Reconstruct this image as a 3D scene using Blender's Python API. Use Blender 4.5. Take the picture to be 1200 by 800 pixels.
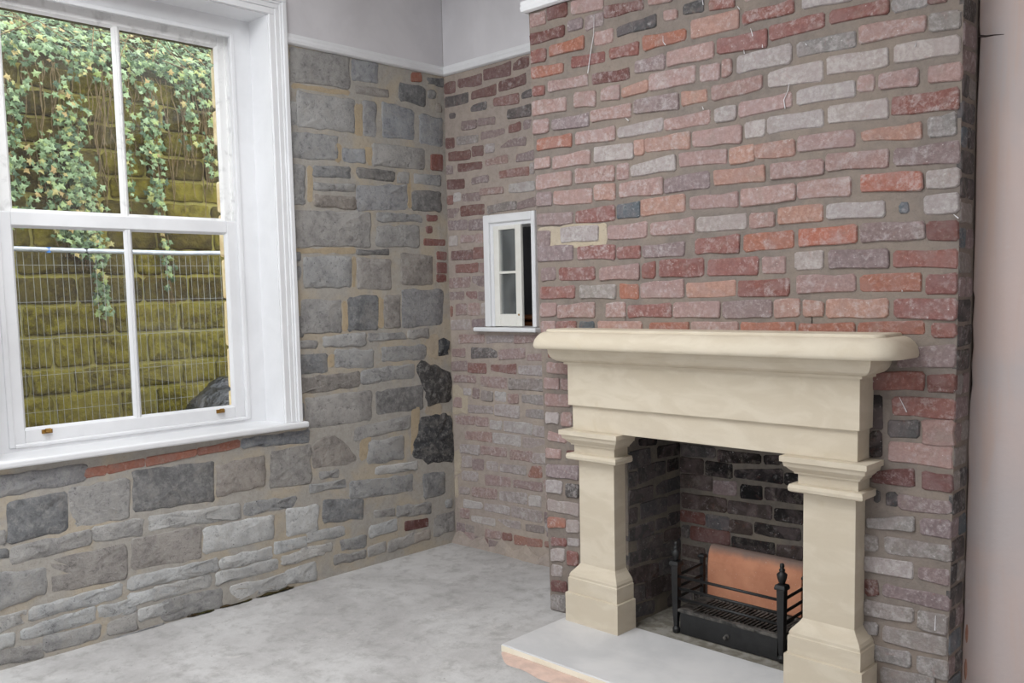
import bpy, bmesh, math, random
from mathutils import Matrix, Vector, noise as mnoise

SC = bpy.context.scene
for o in list(bpy.data.objects):
    bpy.data.objects.remove(o)
COL = SC.collection
R = random.Random(7)

# ------------------------------------------------------------------ camera
cam_d = bpy.data.cameras.new('camera')
cam = bpy.data.objects.new('camera', cam_d)
COL.objects.link(cam)
cam_d.sensor_fit = 'HORIZONTAL'
cam_d.sensor_width = 36.0
cam_d.lens = 1064.585 / 1200 * 36.0
cam_d.shift_x = -4.446 / 1200
cam_d.shift_y = 34.507 / 1200
cam_d.clip_start = 0.05


def cam_matrix(pos, yaw, pitch, roll):
    f = Vector((-math.sin(yaw) * math.cos(pitch), math.cos(yaw) * math.cos(pitch), -math.sin(pitch)))
    r = Vector((math.cos(yaw), math.sin(yaw), 0))
    u = r.cross(f)
    r2 = math.cos(roll) * r + math.sin(roll) * u
    u2 = -math.sin(roll) * r + math.cos(roll) * u
    return Matrix(((r2.x, u2.x, -f.x, pos[0]), (r2.y, u2.y, -f.y, pos[1]),
                   (r2.z, u2.z, -f.z, pos[2]), (0, 0, 0, 1)))


cam.matrix_world = cam_matrix((4.1205, -3.6984, 1.5218), 0.768441, 0.084761, -0.0207514)
SC.camera = cam

# ------------------------------------------------------------------ light
world = bpy.data.worlds.new('overcast_sky')
SC.world = world
world.use_nodes = True
bg = world.node_tree.nodes['Background']
bg.inputs[0].default_value = (0.88, 0.94, 1.0, 1)
bg.inputs[1].default_value = 4.0


def area(name, loc, target, sx, sy, power, col):
    d = bpy.data.lights.new(name, 'AREA')
    d.shape = 'RECTANGLE'
    d.size, d.size_y, d.energy, d.color = sx, sy, power, col
    o = bpy.data.objects.new(name, d)
    COL.objects.link(o)
    o.location = loc
    o.rotation_euler = (Vector(target) - Vector(loc)).to_track_quat('-Z', 'Y').to_euler()
    return o


# unseen lights at rear, left, right and ceiling
area('rear_fill_light', (1.7, -6.3, 1.6), (1.6, 0, 0.8), 3.0, 2.0, 40, (0.91, 0.96, 1.0))  # added fill from behind the viewer, no window built there
area('assumed_left_light', (0.12, -4.7, 1.25), (3.0, -2.6, 0.6), 1.4, 2.1, 40, (0.91, 0.96, 1.0))  # assumed daylight from the left out of view, no second window built
area('right_fill_light', (5.9, -3.6, 1.3), (0, -2.4, 1.5), 1.0, 2.1, 14, (0.91, 0.96, 1.0))  # added fill that brightens the stone wall, no door built there
area('assumed_ceiling_bounce', (1.6, -3.0, 3.38), (1.6, -3.0, 0), 2.2, 2.4, 112, (0.95, 0.98, 1.0))  # added glowing panel standing in for assumed flash bounced off the ceiling

# sampling guide for the sky light that comes in through the sash window
_p = area('window_portal', (-.33, -1.845, 1.9), (3, -1.845, 1.9), 1.0, 1.9, 1, (1, 1, 1))
_p.data.size, _p.data.size_y = 1.9, 1.1
_p.rotation_euler = (0, -math.pi / 2, 0)
_p.data.cycles.is_portal = True

vs = SC.view_settings
vs.view_transform = 'Standard'
vs.look = 'None'
vs.gamma = 1.0
vs.exposure = 0.0
vs.use_curve_mapping = False


# ------------------------------------------------------------------ helpers
def lin(c):
    out = []
    for v in c[:3]:
        v = v / 255.0
        out.append(v / 12.92 if v <= 0.04045 else ((v + 0.055) / 1.055) ** 2.4)
    return (*out, 1.0)


def setprops(o, label=None, cat=None, group=None, kind=None):
    if label: o['label'] = label
    if cat: o['category'] = cat
    if group: o['group'] = group
    if kind: o['kind'] = kind
    return o


def link(o, parent=None):
    COL.objects.link(o)
    if parent is not None:
        o.parent = parent
        o.matrix_parent_inverse = parent.matrix_basis.inverted()
    return o


def empty(name, loc=(0, 0, 0)):
    o = bpy.data.objects.new(name, None)
    o.empty_display_size = 0.1
    o.location = loc
    COL.objects.link(o)
    return o


def build(name, verts, faces, mat, parent=None, loc=None, smooth=False):
    me = bpy.data.meshes.new(name)
    if loc is None:
        n = len(verts)
        loc = (sum(v[0] for v in verts) / n, sum(v[1] for v in verts) / n, min(v[2] for v in verts))
    me.from_pydata([(v[0] - loc[0], v[1] - loc[1], v[2] - loc[2]) for v in verts], [], faces)
    if mat is not None:
        for m in (mat if isinstance(mat, (list, tuple)) else [mat]):
            me.materials.append(m)
    if smooth:
        for p in me.polygons:
            p.use_smooth = True
    o = bpy.data.objects.new(name, me)
    o.location = loc
    return link(o, parent)


class MB:
    """collects simple solids into one mesh"""
    def __init__(self):
        self.v, self.f = [], []

    def box(self, x0, x1, y0, y1, z0, z1):
        b = len(self.v)
        self.v += [(x, y, z) for z in (z0, z1) for y in (y0, y1) for x in (x0, x1)]
        self.f += [tuple(b + i for i in q) for q in
                   ((0, 2, 3, 1), (4, 5, 7, 6), (0, 1, 5, 4), (2, 6, 7, 3), (0, 4, 6, 2), (1, 3, 7, 5))]
        return self

    def rings(self, rings, cap0=True, cap1=True, closed=True):
        """rings: list of equal-length point loops"""
        b = len(self.v)
        n = len(rings[0])
        for r in rings:
            self.v += [tuple(p) for p in r]
        for k in range(len(rings) - 1):
            for i in range(n if closed else n - 1):
                j = (i + 1) % n
                self.f.append((b + k * n + i, b + k * n + j, b + (k + 1) * n + j, b + (k + 1) * n + i))
        if cap0: self.f.append(tuple(b + i for i in reversed(range(n))))
        if cap1: self.f.append(tuple(b + (len(rings) - 1) * n + i for i in range(n)))
        return self

    def tube(self, p0, p1, r0, r1=None, n=8):
        p0, p1 = Vector(p0), Vector(p1)
        r1 = r0 if r1 is None else r1
        d = (p1 - p0).normalized()
        a = d.orthogonal().normalized()
        c = d.cross(a)
        rr = []
        for p, r in ((p0, r0), (p1, r1)):
            rr.append([p + r * (math.cos(2 * math.pi * i / n) * a + math.sin(2 * math.pi * i / n) * c) for i in range(n)])
        return self.rings(rr)

    def path(self, pts, r, n=6):
        rr = []
        pts = [Vector(p) for p in pts]
        for k, p in enumerate(pts):
            d = (pts[min(k + 1, len(pts) - 1)] - pts[max(k - 1, 0)]).normalized()
            a = Vector((0.31, 0.17, 0.93)).cross(d).normalized()
            c = d.cross(a)
            rk = r[k] if isinstance(r, (list, tuple)) else r
            rr.append([p + rk * (math.cos(2 * math.pi * i / n) * a + math.sin(2 * math.pi * i / n) * c) for i in range(n)])
        return self.rings(rr)

    def lathe(self, prof, cx, cy, n=12, sq=False):
        rr = []
        for r, z in prof:
            if sq:
                rr.append([(cx + r * sx, cy + r * sy, z) for sx, sy in ((-1, -1), (1, -1), (1, 1), (-1, 1))])
            else:
                rr.append([(cx + r * math.cos(2 * math.pi * i / n), cy + r * math.sin(2 * math.pi * i / n), z) for i in range(n)])
        return self.rings(rr)

    def obj(self, name, mat, parent=None, bevel=0, smooth=False, loc=None, seg=2):
        o = build(name, self.v, self.f, mat, parent, loc, smooth)
        if bevel:
            m = o.modifiers.new('bevel', 'BEVEL')
            m.width = bevel
            m.segments = seg
            m.limit_method = 'ANGLE'
            m.angle_limit = 0.6
        return o


def fix_normals(o):
    bm = bmesh.new()
    bm.from_mesh(o.data)
    bmesh.ops.recalc_face_normals(bm, faces=bm.faces)
    bm.to_mesh(o.data)
    bm.free()
    return o


# ------------------------------------------------------------------ materials
class NT:
    def __init__(self, name):
        self.m = bpy.data.materials.new(name)
        self.m.use_nodes = True
        self.n = self.m.node_tree.nodes
        self.l = self.m.node_tree.links
        self.bsdf = self.n['Principled BSDF']
        self.out = self.n['Material Output']

    def add(self, t, **kw):
        nd = self.n.new(t)
        for k, v in kw.items():
            if k.startswith('i_'):
                nd.inputs[k[2:]].default_value = v
            else:
                setattr(nd, k, v)
        return nd

    def ln(self, a, b):
        self.l.new(a, b)

    def pos(self, jitter=0.0, scale=None):
        g = self.add('ShaderNodeNewGeometry')
        p = g.outputs['Position']
        if jitter:
            oi = self.add('ShaderNodeObjectInfo')
            m = self.add('ShaderNodeMath', operation='MULTIPLY')
            m.inputs[1].default_value = jitter
            self.ln(oi.outputs['Random'], m.inputs[0])
            a = self.add('ShaderNodeVectorMath', operation='ADD')
            self.ln(p, a.inputs[0])
            self.ln(m.outputs[0], a.inputs[1])
            p = a.outputs[0]
        if scale:
            a = self.add('ShaderNodeVectorMath', operation='MULTIPLY')
            a.inputs[1].default_value = scale
            self.ln(p, a.inputs[0])
            p = a.outputs[0]
        return p

    def noise(self, vec, scale, detail=4, rough=0.6, dist=0.0):
        t = self.add('ShaderNodeTexNoise')
        t.inputs['Scale'].default_value = scale
        t.inputs['Detail'].default_value = detail
        t.inputs['Roughness'].default_value = rough
        t.inputs['Distortion'].default_value = dist
        self.ln(vec, t.inputs['Vector'])
        return t.outputs['Fac']

    def ramp(self, fac, lo, hi, a=0.0, b=1.0, smooth=True):
        t = self.add('ShaderNodeMapRange')
        t.interpolation_type = 'SMOOTHSTEP' if smooth else 'LINEAR'
        t.inputs['From Min'].default_value = lo
        t.inputs['From Max'].default_value = hi
        t.inputs['To Min'].default_value = a
        t.inputs['To Max'].default_value = b
        self.ln(fac, t.inputs['Value'])
        return t.outputs['Result']

    def math(self, op, a, b):
        t = self.add('ShaderNodeMath', operation=op)
        for i, v in enumerate((a, b)):
            if isinstance(v, (int, float)):
                t.inputs[i].default_value = v
            else:
                self.ln(v, t.inputs[i])
        return t.outputs[0]

    def mix(self, fac, a, b, mode='MIX'):
        t = self.add('ShaderNodeMix', data_type='RGBA', blend_type=mode)
        if isinstance(fac, (int, float)):
            t.inputs[0].default_value = fac
        else:
            self.ln(fac, t.inputs[0])
        for i, v in ((6, a), (7, b)):
            if isinstance(v, tuple):
                t.inputs[i].default_value = v
            else:
                self.ln(v, t.inputs[i])
        return t.outputs[2]

    def bump(self, h, strength, dist, prev=None):
        b = self.add('ShaderNodeBump')
        b.inputs['Strength'].default_value = strength
        b.inputs['Distance'].default_value = dist
        self.ln(h, b.inputs['Height'])
        if prev is not None:
            self.ln(prev, b.inputs['Normal'])
        return b.outputs[0]

    def finish(self, col, rough=0.9, normal=None, spec=0.2, metallic=0.0):
        if isinstance(col, tuple):
            self.bsdf.inputs['Base Color'].default_value = col
        else:
            self.ln(col, self.bsdf.inputs['Base Color'])
        if isinstance(rough, (int, float)):
            self.bsdf.inputs['Roughness'].default_value = rough
        else:
            self.ln(rough, self.bsdf.inputs['Roughness'])
        self.bsdf.inputs['Specular IOR Level'].default_value = spec
        self.bsdf.inputs['Metallic'].default_value = metallic
        if normal is not None:
            self.ln(normal, self.bsdf.inputs['Normal'])
        return self.m


def mat_brick():
    t = NT('brick')
    oi = t.add('ShaderNodeObjectInfo')
    p = t.pos(13.0)
    wp = t.pos()
    big, mid, fine = t.noise(p, 22, 5, 0.7, 0.4), t.noise(p, 60, 6, 0.72), t.noise(p, 300, 3, 0.6)
    base = oi.outputs['Color']
    c = t.mix(t.ramp(mid, 0.32, 0.68), t.mix(0.8, base, (0.66, 0.64, 0.64, 1), 'MULTIPLY'), base)
    # exposed red clay patches under the old limewash
    red = t.ramp(t.noise(p, 26, 5, 0.75, 0.6), 0.57, 0.68)
    c = t.mix(t.math('MULTIPLY', red, 0.30), c, t.mix(0.6, base, lin((156, 88, 72))))
    # limewash left on the face: amount from object alpha
    w = t.math('ADD', big, t.math('MULTIPLY', oi.outputs['Alpha'], 0.36))
    w = t.math('ADD', w, t.math('MULTIPLY', t.math('SUBTRACT', mid, 0.5), 0.9))
    c = t.mix(t.ramp(w, 0.56, 0.92, 0, 0.62), c, lin((184, 178, 177)))
    # soot-grey bloom in broad patches
    c = t.mix(t.ramp(t.noise(p, 11, 3, 0.6, 0.8), 0.42, 0.66, 0, 0.55), c, t.mix(0.55, base, lin((138, 122, 122))))
    c = t.mix(t.ramp(t.noise(p, 17, 4, 0.7, 0.5), 0.60, 0.72, 0, 0.5), c, t.mix(0.5, base, (0.05, 0.042, 0.04, 1)))
    # mortar and dust smeared over face and joints alike
    c = t.mix(t.ramp(t.noise(wp, 9, 6, 0.75, 0.5), 0.52, 0.72, 0, 0.45), c, lin((148, 138, 130)))
    c = t.mix(t.ramp(fine, 0.64, 0.74, 0, 0.4), c, lin((70, 58, 55)))
    c = t.mix(t.ramp(t.noise(p, 120, 2, 0.5), 0.72, 0.77, 0, 0.7), c, lin((216, 212, 210)))
    nb = t.bump(mid, 0.7, 0.007)
    nb = t.bump(fine, 0.5, 0.002, nb)
    return t.finish(c, 0.92, nb, 0.15)


def mat_stone():
    t = NT('stone')
    oi = t.add('ShaderNodeObjectInfo')
    p = t.pos(9.0)
    wp = t.pos()
    big, mid, fine = t.noise(p, 7, 6, 0.7, 0.4), t.noise(p, 32, 7, 0.78, 0.3), t.noise(p, 150, 5, 0.7)
    base = oi.outputs['Color']
    c = t.mix(t.ramp(big, 0.36, 0.64), t.mix(1.0, base, (0.70, 0.70, 0.71, 1), 'MULTIPLY'), base)
    c = t.mix(t.ramp(mid, 0.46, 0.66, 0, 0.6), c, t.mix(0.75, base, lin((186, 183, 178))))
    c = t.mix(t.ramp(mid, 0.34, 0.46, 0.55, 0.0), c, lin((92, 90, 90)))
    c = t.mix(t.ramp(fine, 0.60, 0.70, 0, 0.5), c, lin((72, 70, 70)))
    c = t.mix(t.ramp(t.noise(p, 90, 2, 0.5), 0.70, 0.76, 0, 0.7), c, lin((44, 42, 42)))
    # dust and mortar smears shared with the pointing around the stones
    c = t.mix(t.ramp(t.noise(wp, 6, 6, 0.72, 0.6), 0.50, 0.68, 0, 0.8), c, t.mix(0.55, base, lin((166, 160, 153))))
    nb = t.bump(mid, 0.9, 0.016)
    nb = t.bump(fine, 0.6, 0.004, nb)
    return t.finish(c, 0.93, nb, 0.12)


def mat_mortar(name, a, b, tan, amt=0.6, bump=0.5):
    t = NT(name)
    p = t.pos()
    big, mid, fine = t.noise(p, 3.0, 4, 0.6, 0.4), t.noise(p, 26, 5, 0.7), t.noise(p, 190, 3, 0.6)
    c = t.mix(t.ramp(mid, 0.3, 0.7), lin(a), lin(b))
    c = t.mix(t.ramp(big, 0.45, 0.62, 0, amt), c, lin(tan))
    c = t.mix(t.ramp(t.noise(p, 60, 6, 0.75), 0.52, 0.72, 0, 0.35), c, lin((100, 92, 84)))
    c = t.mix(t.ramp(fine, 0.6, 0.75, 0, 0.35), c, lin((95, 86, 76)))
    nb = t.bump(mid, bump, 0.012)
    nb = t.bump(fine, 0.4, 0.002, nb)
    return t.finish(c, 0.95, nb, 0.1)


def mat_plain(name, a, b, scale=4, rough=0.6, spec=0.3, bump=0.0, bscale=60, bdist=0.002, stretch=None, lo=0.35, hi=0.65, metallic=0):
    t = NT(name)
    p = t.pos(0, stretch)
    c = t.mix(t.ramp(t.noise(p, scale, 5, 0.6, 0.3), lo, hi), lin(a), lin(b))
    nb = t.bump(t.noise(t.pos(), bscale, 4, 0.6), bump, bdist) if bump else None
    return t.finish(c, rough, nb, spec, metallic)


def mat_floor():
    t = NT('concrete_floor')
    p = t.pos()
    big, mid, fine = t.noise(p, 1.3, 6, 0.7, 0.3), t.noise(p, 9, 7, 0.72, 0.2), t.noise(p, 120, 4, 0.6)
    c = t.mix(t.ramp(big, 0.35, 0.65), lin((172, 169, 168)), lin((198, 196, 195)))
    c = t.mix(t.ramp(mid, 0.45, 0.7, 0, 0.6), c, lin((146, 142, 140)))
    c = t.mix(t.ramp(t.noise(p, 4.5, 7, 0.78, 0.5), 0.56, 0.72, 0, 0.45), c, lin((216, 212, 208)))
    c = t.mix(t.ramp(t.noise(p, 55, 2, 0.5), 0.70, 0.76, 0, 0.6), c, lin((120, 114, 110)))
    nb = t.bump(mid, 0.35, 0.012)
    nb = t.bump(fine, 0.35, 0.002, nb)
    return t.finish(c, t.ramp(mid, 0.3, 0.7, 0.62, 0.85), nb, 0.25)


def mat_sandstone():
    t = NT('cut_sandstone')
    p = t.pos(5.0, (1.0, 1.0, 2.6))
    band = t.noise(p, 4.5, 4, 0.55, 1.2)
    c = t.mix(t.ramp(band, 0.35, 0.62), lin((207, 196, 178)), lin((199, 187, 168)))
    c = t.mix(t.ramp(t.noise(t.pos(3.0), 9, 4, 0.6, 1.0), 0.60, 0.74, 0, 0.4), c, lin((196, 182, 158)))
    c = t.mix(t.ramp(t.noise(t.pos(), 320, 2, 0.5), 0.62, 0.72, 0, 0.25), c, lin((176, 160, 134)))
    nb = t.bump(t.noise(t.pos(), 260, 3, 0.6), 0.25, 0.001)
    return t.finish(c, 0.85, nb, 0.18)


def mat_pink():
    t = NT('pink_plaster')
    p = t.pos()
    st = t.noise(t.pos(0, (9.0, 9.0, 0.9)), 1.4, 4, 0.6, 0.6)
    big = t.noise(p, 1.6, 5, 0.6, 0.8)
    c = t.mix(t.ramp(big, 0.35, 0.65), lin((196, 178, 173)), lin((186, 176, 175)))
    c = t.mix(t.ramp(st, 0.45, 0.7, 0, 0.7), c, lin((196, 170, 158)))
    c = t.mix(t.ramp(t.noise(p, 9, 4, 0.6), 0.66, 0.80, 0, 0.5), c, lin((214, 208, 208)))
    nb = t.bump(t.noise(p, 5, 5, 0.6), 0.35, 0.015)
    return t.finish(c, 0.75, nb, 0.25)


def mat_glass(name, dust, dust_col, tint=(1, 1, 1, 1)):
    t = NT(name)
    tr = t.add('ShaderNodeBsdfTransparent')
    tr.inputs[0].default_value = tint
    gl = t.add('ShaderNodeBsdfGlossy')
    gl.inputs['Roughness'].default_value = 0.02
    df = t.add('ShaderNodeBsdfDiffuse')
    df.inputs[0].default_value = dust_col
    fr = t.add('ShaderNodeFresnel')
    fr.inputs[0].default_value = 1.45
    m1 = t.add('ShaderNodeMixShader')
    n = t.noise(t.pos(), 2.5, 5, 0.6, 0.7)
    t.ln(t.ramp(n, 0.35, 0.75, dust * 0.35, dust), m1.inputs[0])
    t.ln(tr.outputs[0], m1.inputs[1])
    t.ln(df.outputs[0], m1.inputs[2])
    m2 = t.add('ShaderNodeMixShader')
    t.ln(fr.outputs[0], m2.inputs[0])
    t.ln(m1.outputs[0], m2.inputs[1])
    t.ln(gl.outputs[0], m2.inputs[2])
    t.ln(m2.outputs[0], t.out.inputs['Surface'])
    return t.m


def mat_leaf():
    t = NT('ivy_leaf')
    g = t.add('ShaderNodeNewGeometry')
    r = t.add('ShaderNodeValToRGB')
    e = r.color_ramp.elements
    e[0].position, e[0].color = 0.0, lin((44, 66, 38))
    e[1].position, e[1].color = 1.0, lin((160, 134, 84))
    for pos, c in ((0.25, (78, 102, 62)), (0.5, (110, 132, 88)), (0.74, (138, 158, 116)), (0.88, (132, 148, 78)), (0.96, (156, 146, 88))):
        k = e.new(pos)
        k.color = lin(c)
    t.ln(g.outputs['Random Per Island'], r.inputs[0])
    m = t.finish(r.outputs[0], 0.45, None, 0.4)
    return m


def mat_moss(name, a, b, g, bump=0.8):
    t = NT(name)
    p = t.pos(4.0)
    big, mid, fine = t.noise(p, 2.2, 5, 0.65, 0.6), t.noise(p, 14, 5, 0.7), t.noise(p, 80, 4, 0.65)
    c = t.mix(t.ramp(big, 0.38, 0.62), lin(a), lin(b))
    c = t.mix(t.ramp(mid, 0.4, 0.62, 0, 0.7), c, lin(g))
    c = t.mix(t.ramp(fine, 0.58, 0.7, 0, 0.5), c, lin((52, 48, 30)))
    nb = t.bump(mid, bump, 0.03)
    nb = t.bump(fine, 0.5, 0.006, nb)
    return t.finish(c, 0.95, nb, 0.1)


def mat_clay():
    t = NT('fire_clay')
    p = t.pos()
    c = t.mix(t.ramp(t.noise(p, 10, 4, 0.6), 0.35, 0.65), lin((206, 146, 116)), lin((192, 132, 104)))
    c = t.mix(t.ramp(t.noise(p, 120, 3, 0.6), 0.66, 0.74, 0, 0.6), c, lin((226, 206, 192)))
    # soot licked over the top edge
    sp = t.add('ShaderNodeSeparateXYZ')
    t.ln(p, sp.inputs[0])
    z = t.math('ADD', sp.outputs[2], t.math('MULTIPLY', t.noise(p, 14, 3, 0.6), .03))
    c = t.mix(t.ramp(z, .345, .385, 0, .85), c, lin((120, 112, 108)))
    return t.finish(c, 0.9, t.bump(t.noise(p, 120, 4, 0.6), .25, .002), .12)


M = dict(
    brick=mat_brick(), stone=mat_stone(), floor=mat_floor(), sandstone=mat_sandstone(), pink=mat_pink(), leaf=mat_leaf(),
    mortar_c=mat_mortar('mortar_chimney', (120, 111, 105), (134, 124, 117), (148, 134, 122), 0.4),
    mortar_a=mat_mortar('mortar_alcove', (152, 141, 133), (166, 154, 146), (178, 164, 150), 0.4),
    mortar_s=mat_mortar('mortar_stone', (162, 157, 150), (174, 169, 162), (186, 171, 148), 0.6),
    mortar_pale=mat_mortar('mortar_pale', (168, 156, 140), (178, 166, 150), (182, 168, 144), 0.5),
    mortar_tan=mat_mortar('mortar_tan', (170, 155, 132), (180, 164, 140), (186, 166, 136), 0.5),
    mortar_f=mat_mortar('mortar_firebox', (110, 104, 98), (126, 118, 110), (138, 127, 112), 0.5),
    plaster=mat_plain('plaster', (208, 205, 208), (219, 216, 219), 2.2, 0.8, 0.2, 0.2, 6, 0.01),
    paint=mat_plain('white_paint', (224, 224, 226), (231, 231, 233), 3, 0.35, 0.4, 0.02, 40, 0.001),
    paint_old=mat_plain('worn_white_paint', (214, 213, 212), (238, 237, 236), 14, 0.5, 0.35, 0.25, 70, 0.002, (1, 1, 1), 0.3, 0.5),
    cream=mat_plain('cream_paint', (226, 224, 216), (234, 232, 226), 6, 0.45, 0.35, 0.08, 50, 0.002),
    hearth_top=mat_plain('hearth_stone', (196, 195, 196), (212, 210, 210), 2.6, 0.7, 0.3, 0.12, 140, 0.001),
    hearth_side=mat_plain('hearth_cut_edge', (236, 230, 214), (228, 220, 200), 9, 0.8, 0.2, 0.2, 90, 0.001),
    mortar_pink=mat_plain('pink_mortar', (218, 190, 176), (200, 174, 162), 12, 0.9, 0.1, 0.5, 40, 0.006),
    ash=mat_plain('ash_floor', (150, 146, 138), (118, 112, 102), 18, 0.95, 0.1, 0.6, 120, 0.006),
    iron=mat_plain('cast_iron', (20, 20, 21), (30, 30, 31), 30, 0.48, 0.45, 0.2, 160, 0.001),
    iron_grey=mat_plain('ash_dusted_iron', (44, 43, 42), (96, 92, 88), 26, 0.8, 0.3, 0.3, 160, 0.001),
    clay=mat_clay(),
    brass=mat_plain('brass', (176, 138, 70), (140, 104, 52), 40, 0.4, 0.5, 0, metallic=0.8),
    glass=mat_glass('window_glass', 0.035, (0.7, 0.72, 0.7, 1)),
    glass_grey=mat_glass('grey_glass', 0.55, (0.34, 0.36, 0.36, 1)),  # diffuse grey holds the bright room's reflection as well as dust
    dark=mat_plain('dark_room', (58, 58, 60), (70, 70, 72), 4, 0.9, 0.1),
    wood=mat_plain('brown_wood', (120, 74, 40), (96, 58, 32), 9, 0.6, 0.3),
    ceiling=mat_plain('ceiling_plaster', (226, 224, 220), (232, 230, 226), 2, 0.9, 0.1),
    roomwall=mat_plain('room_plaster', (206, 202, 200), (200, 197, 196), 2, 0.9, 0.1),
    moss=mat_moss('mossy_stone', (74, 66, 28), (110, 100, 38), (128, 118, 44)),
    moss_dark=mat_moss('weathered_stone', (56, 48, 26), (84, 74, 36), (98, 88, 40)),
    moss_mortar=mat_moss('mossy_mortar', (158, 148, 78), (160, 150, 88), (138, 132, 66), 0.4),
    soil=mat_moss('soil', (54, 44, 32), (74, 62, 44), (70, 72, 40), 0.9),
    stem=mat_plain('ivy_stem', (102, 86, 60), (130, 112, 82), 30, 0.85, 0.15),
    sand_ext=mat_plain('buff_sandstone', (230, 212, 170), (212, 186, 140), 12, 0.9, 0.15, 0.6, 50, 0.008),
    lintel=mat_moss('green_lintel', (80, 72, 38), (96, 88, 50), (86, 82, 42), 0.3),
    galv=mat_plain('galvanised_steel', (196, 200, 204), (176, 180, 184), 12, 0.45, 0.5, metallic=0.3),
    wire=mat_plain('fence_wire', (150, 152, 148), (128, 130, 124), 20, 0.6, 0.4),
    bag=mat_plain('black_plastic', (24, 25, 28), (40, 41, 45), 8, 0.22, 0.6, 0.8, 14, 0.05),
    tie=mat_plain('blue_tie', (60, 120, 190), (70, 130, 200), 8, 0.5, 0.3),
    paper=mat_plain('torn_paper', (214, 200, 192), (190, 160, 150), 30, 0.8, 0.2),
)

CLS = dict(p=((168, 141, 136), .40), q=((144, 128, 128), .30), s=((178, 143, 131), .25), r=((142, 100, 94), .16), o=((164, 114, 98), .10),
           m=((116, 82, 78), .10), w=((176, 167, 164), .58), W=((196, 193, 190), .7), d=((88, 86, 86), .05), D=((104, 111, 116), .10),
           k=((46, 44, 44), -.4), e=((84, 74, 71), -.05), g=((148, 143, 140), .30), x=((178, 118, 102), .50),
           G=((152, 150, 147), 0), B=((140, 142, 144), 0), N=((146, 132, 120), 0), K=((66, 66, 68), 0), M=((84, 66, 42), 0))
STONE_CLS = dict(G=(180, 178, 176), B=(166, 167, 170), N=(172, 164, 157), D=(144, 143, 143), W=(210, 209, 207), K=(92, 92, 94), M=(84, 66, 42))

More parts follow.
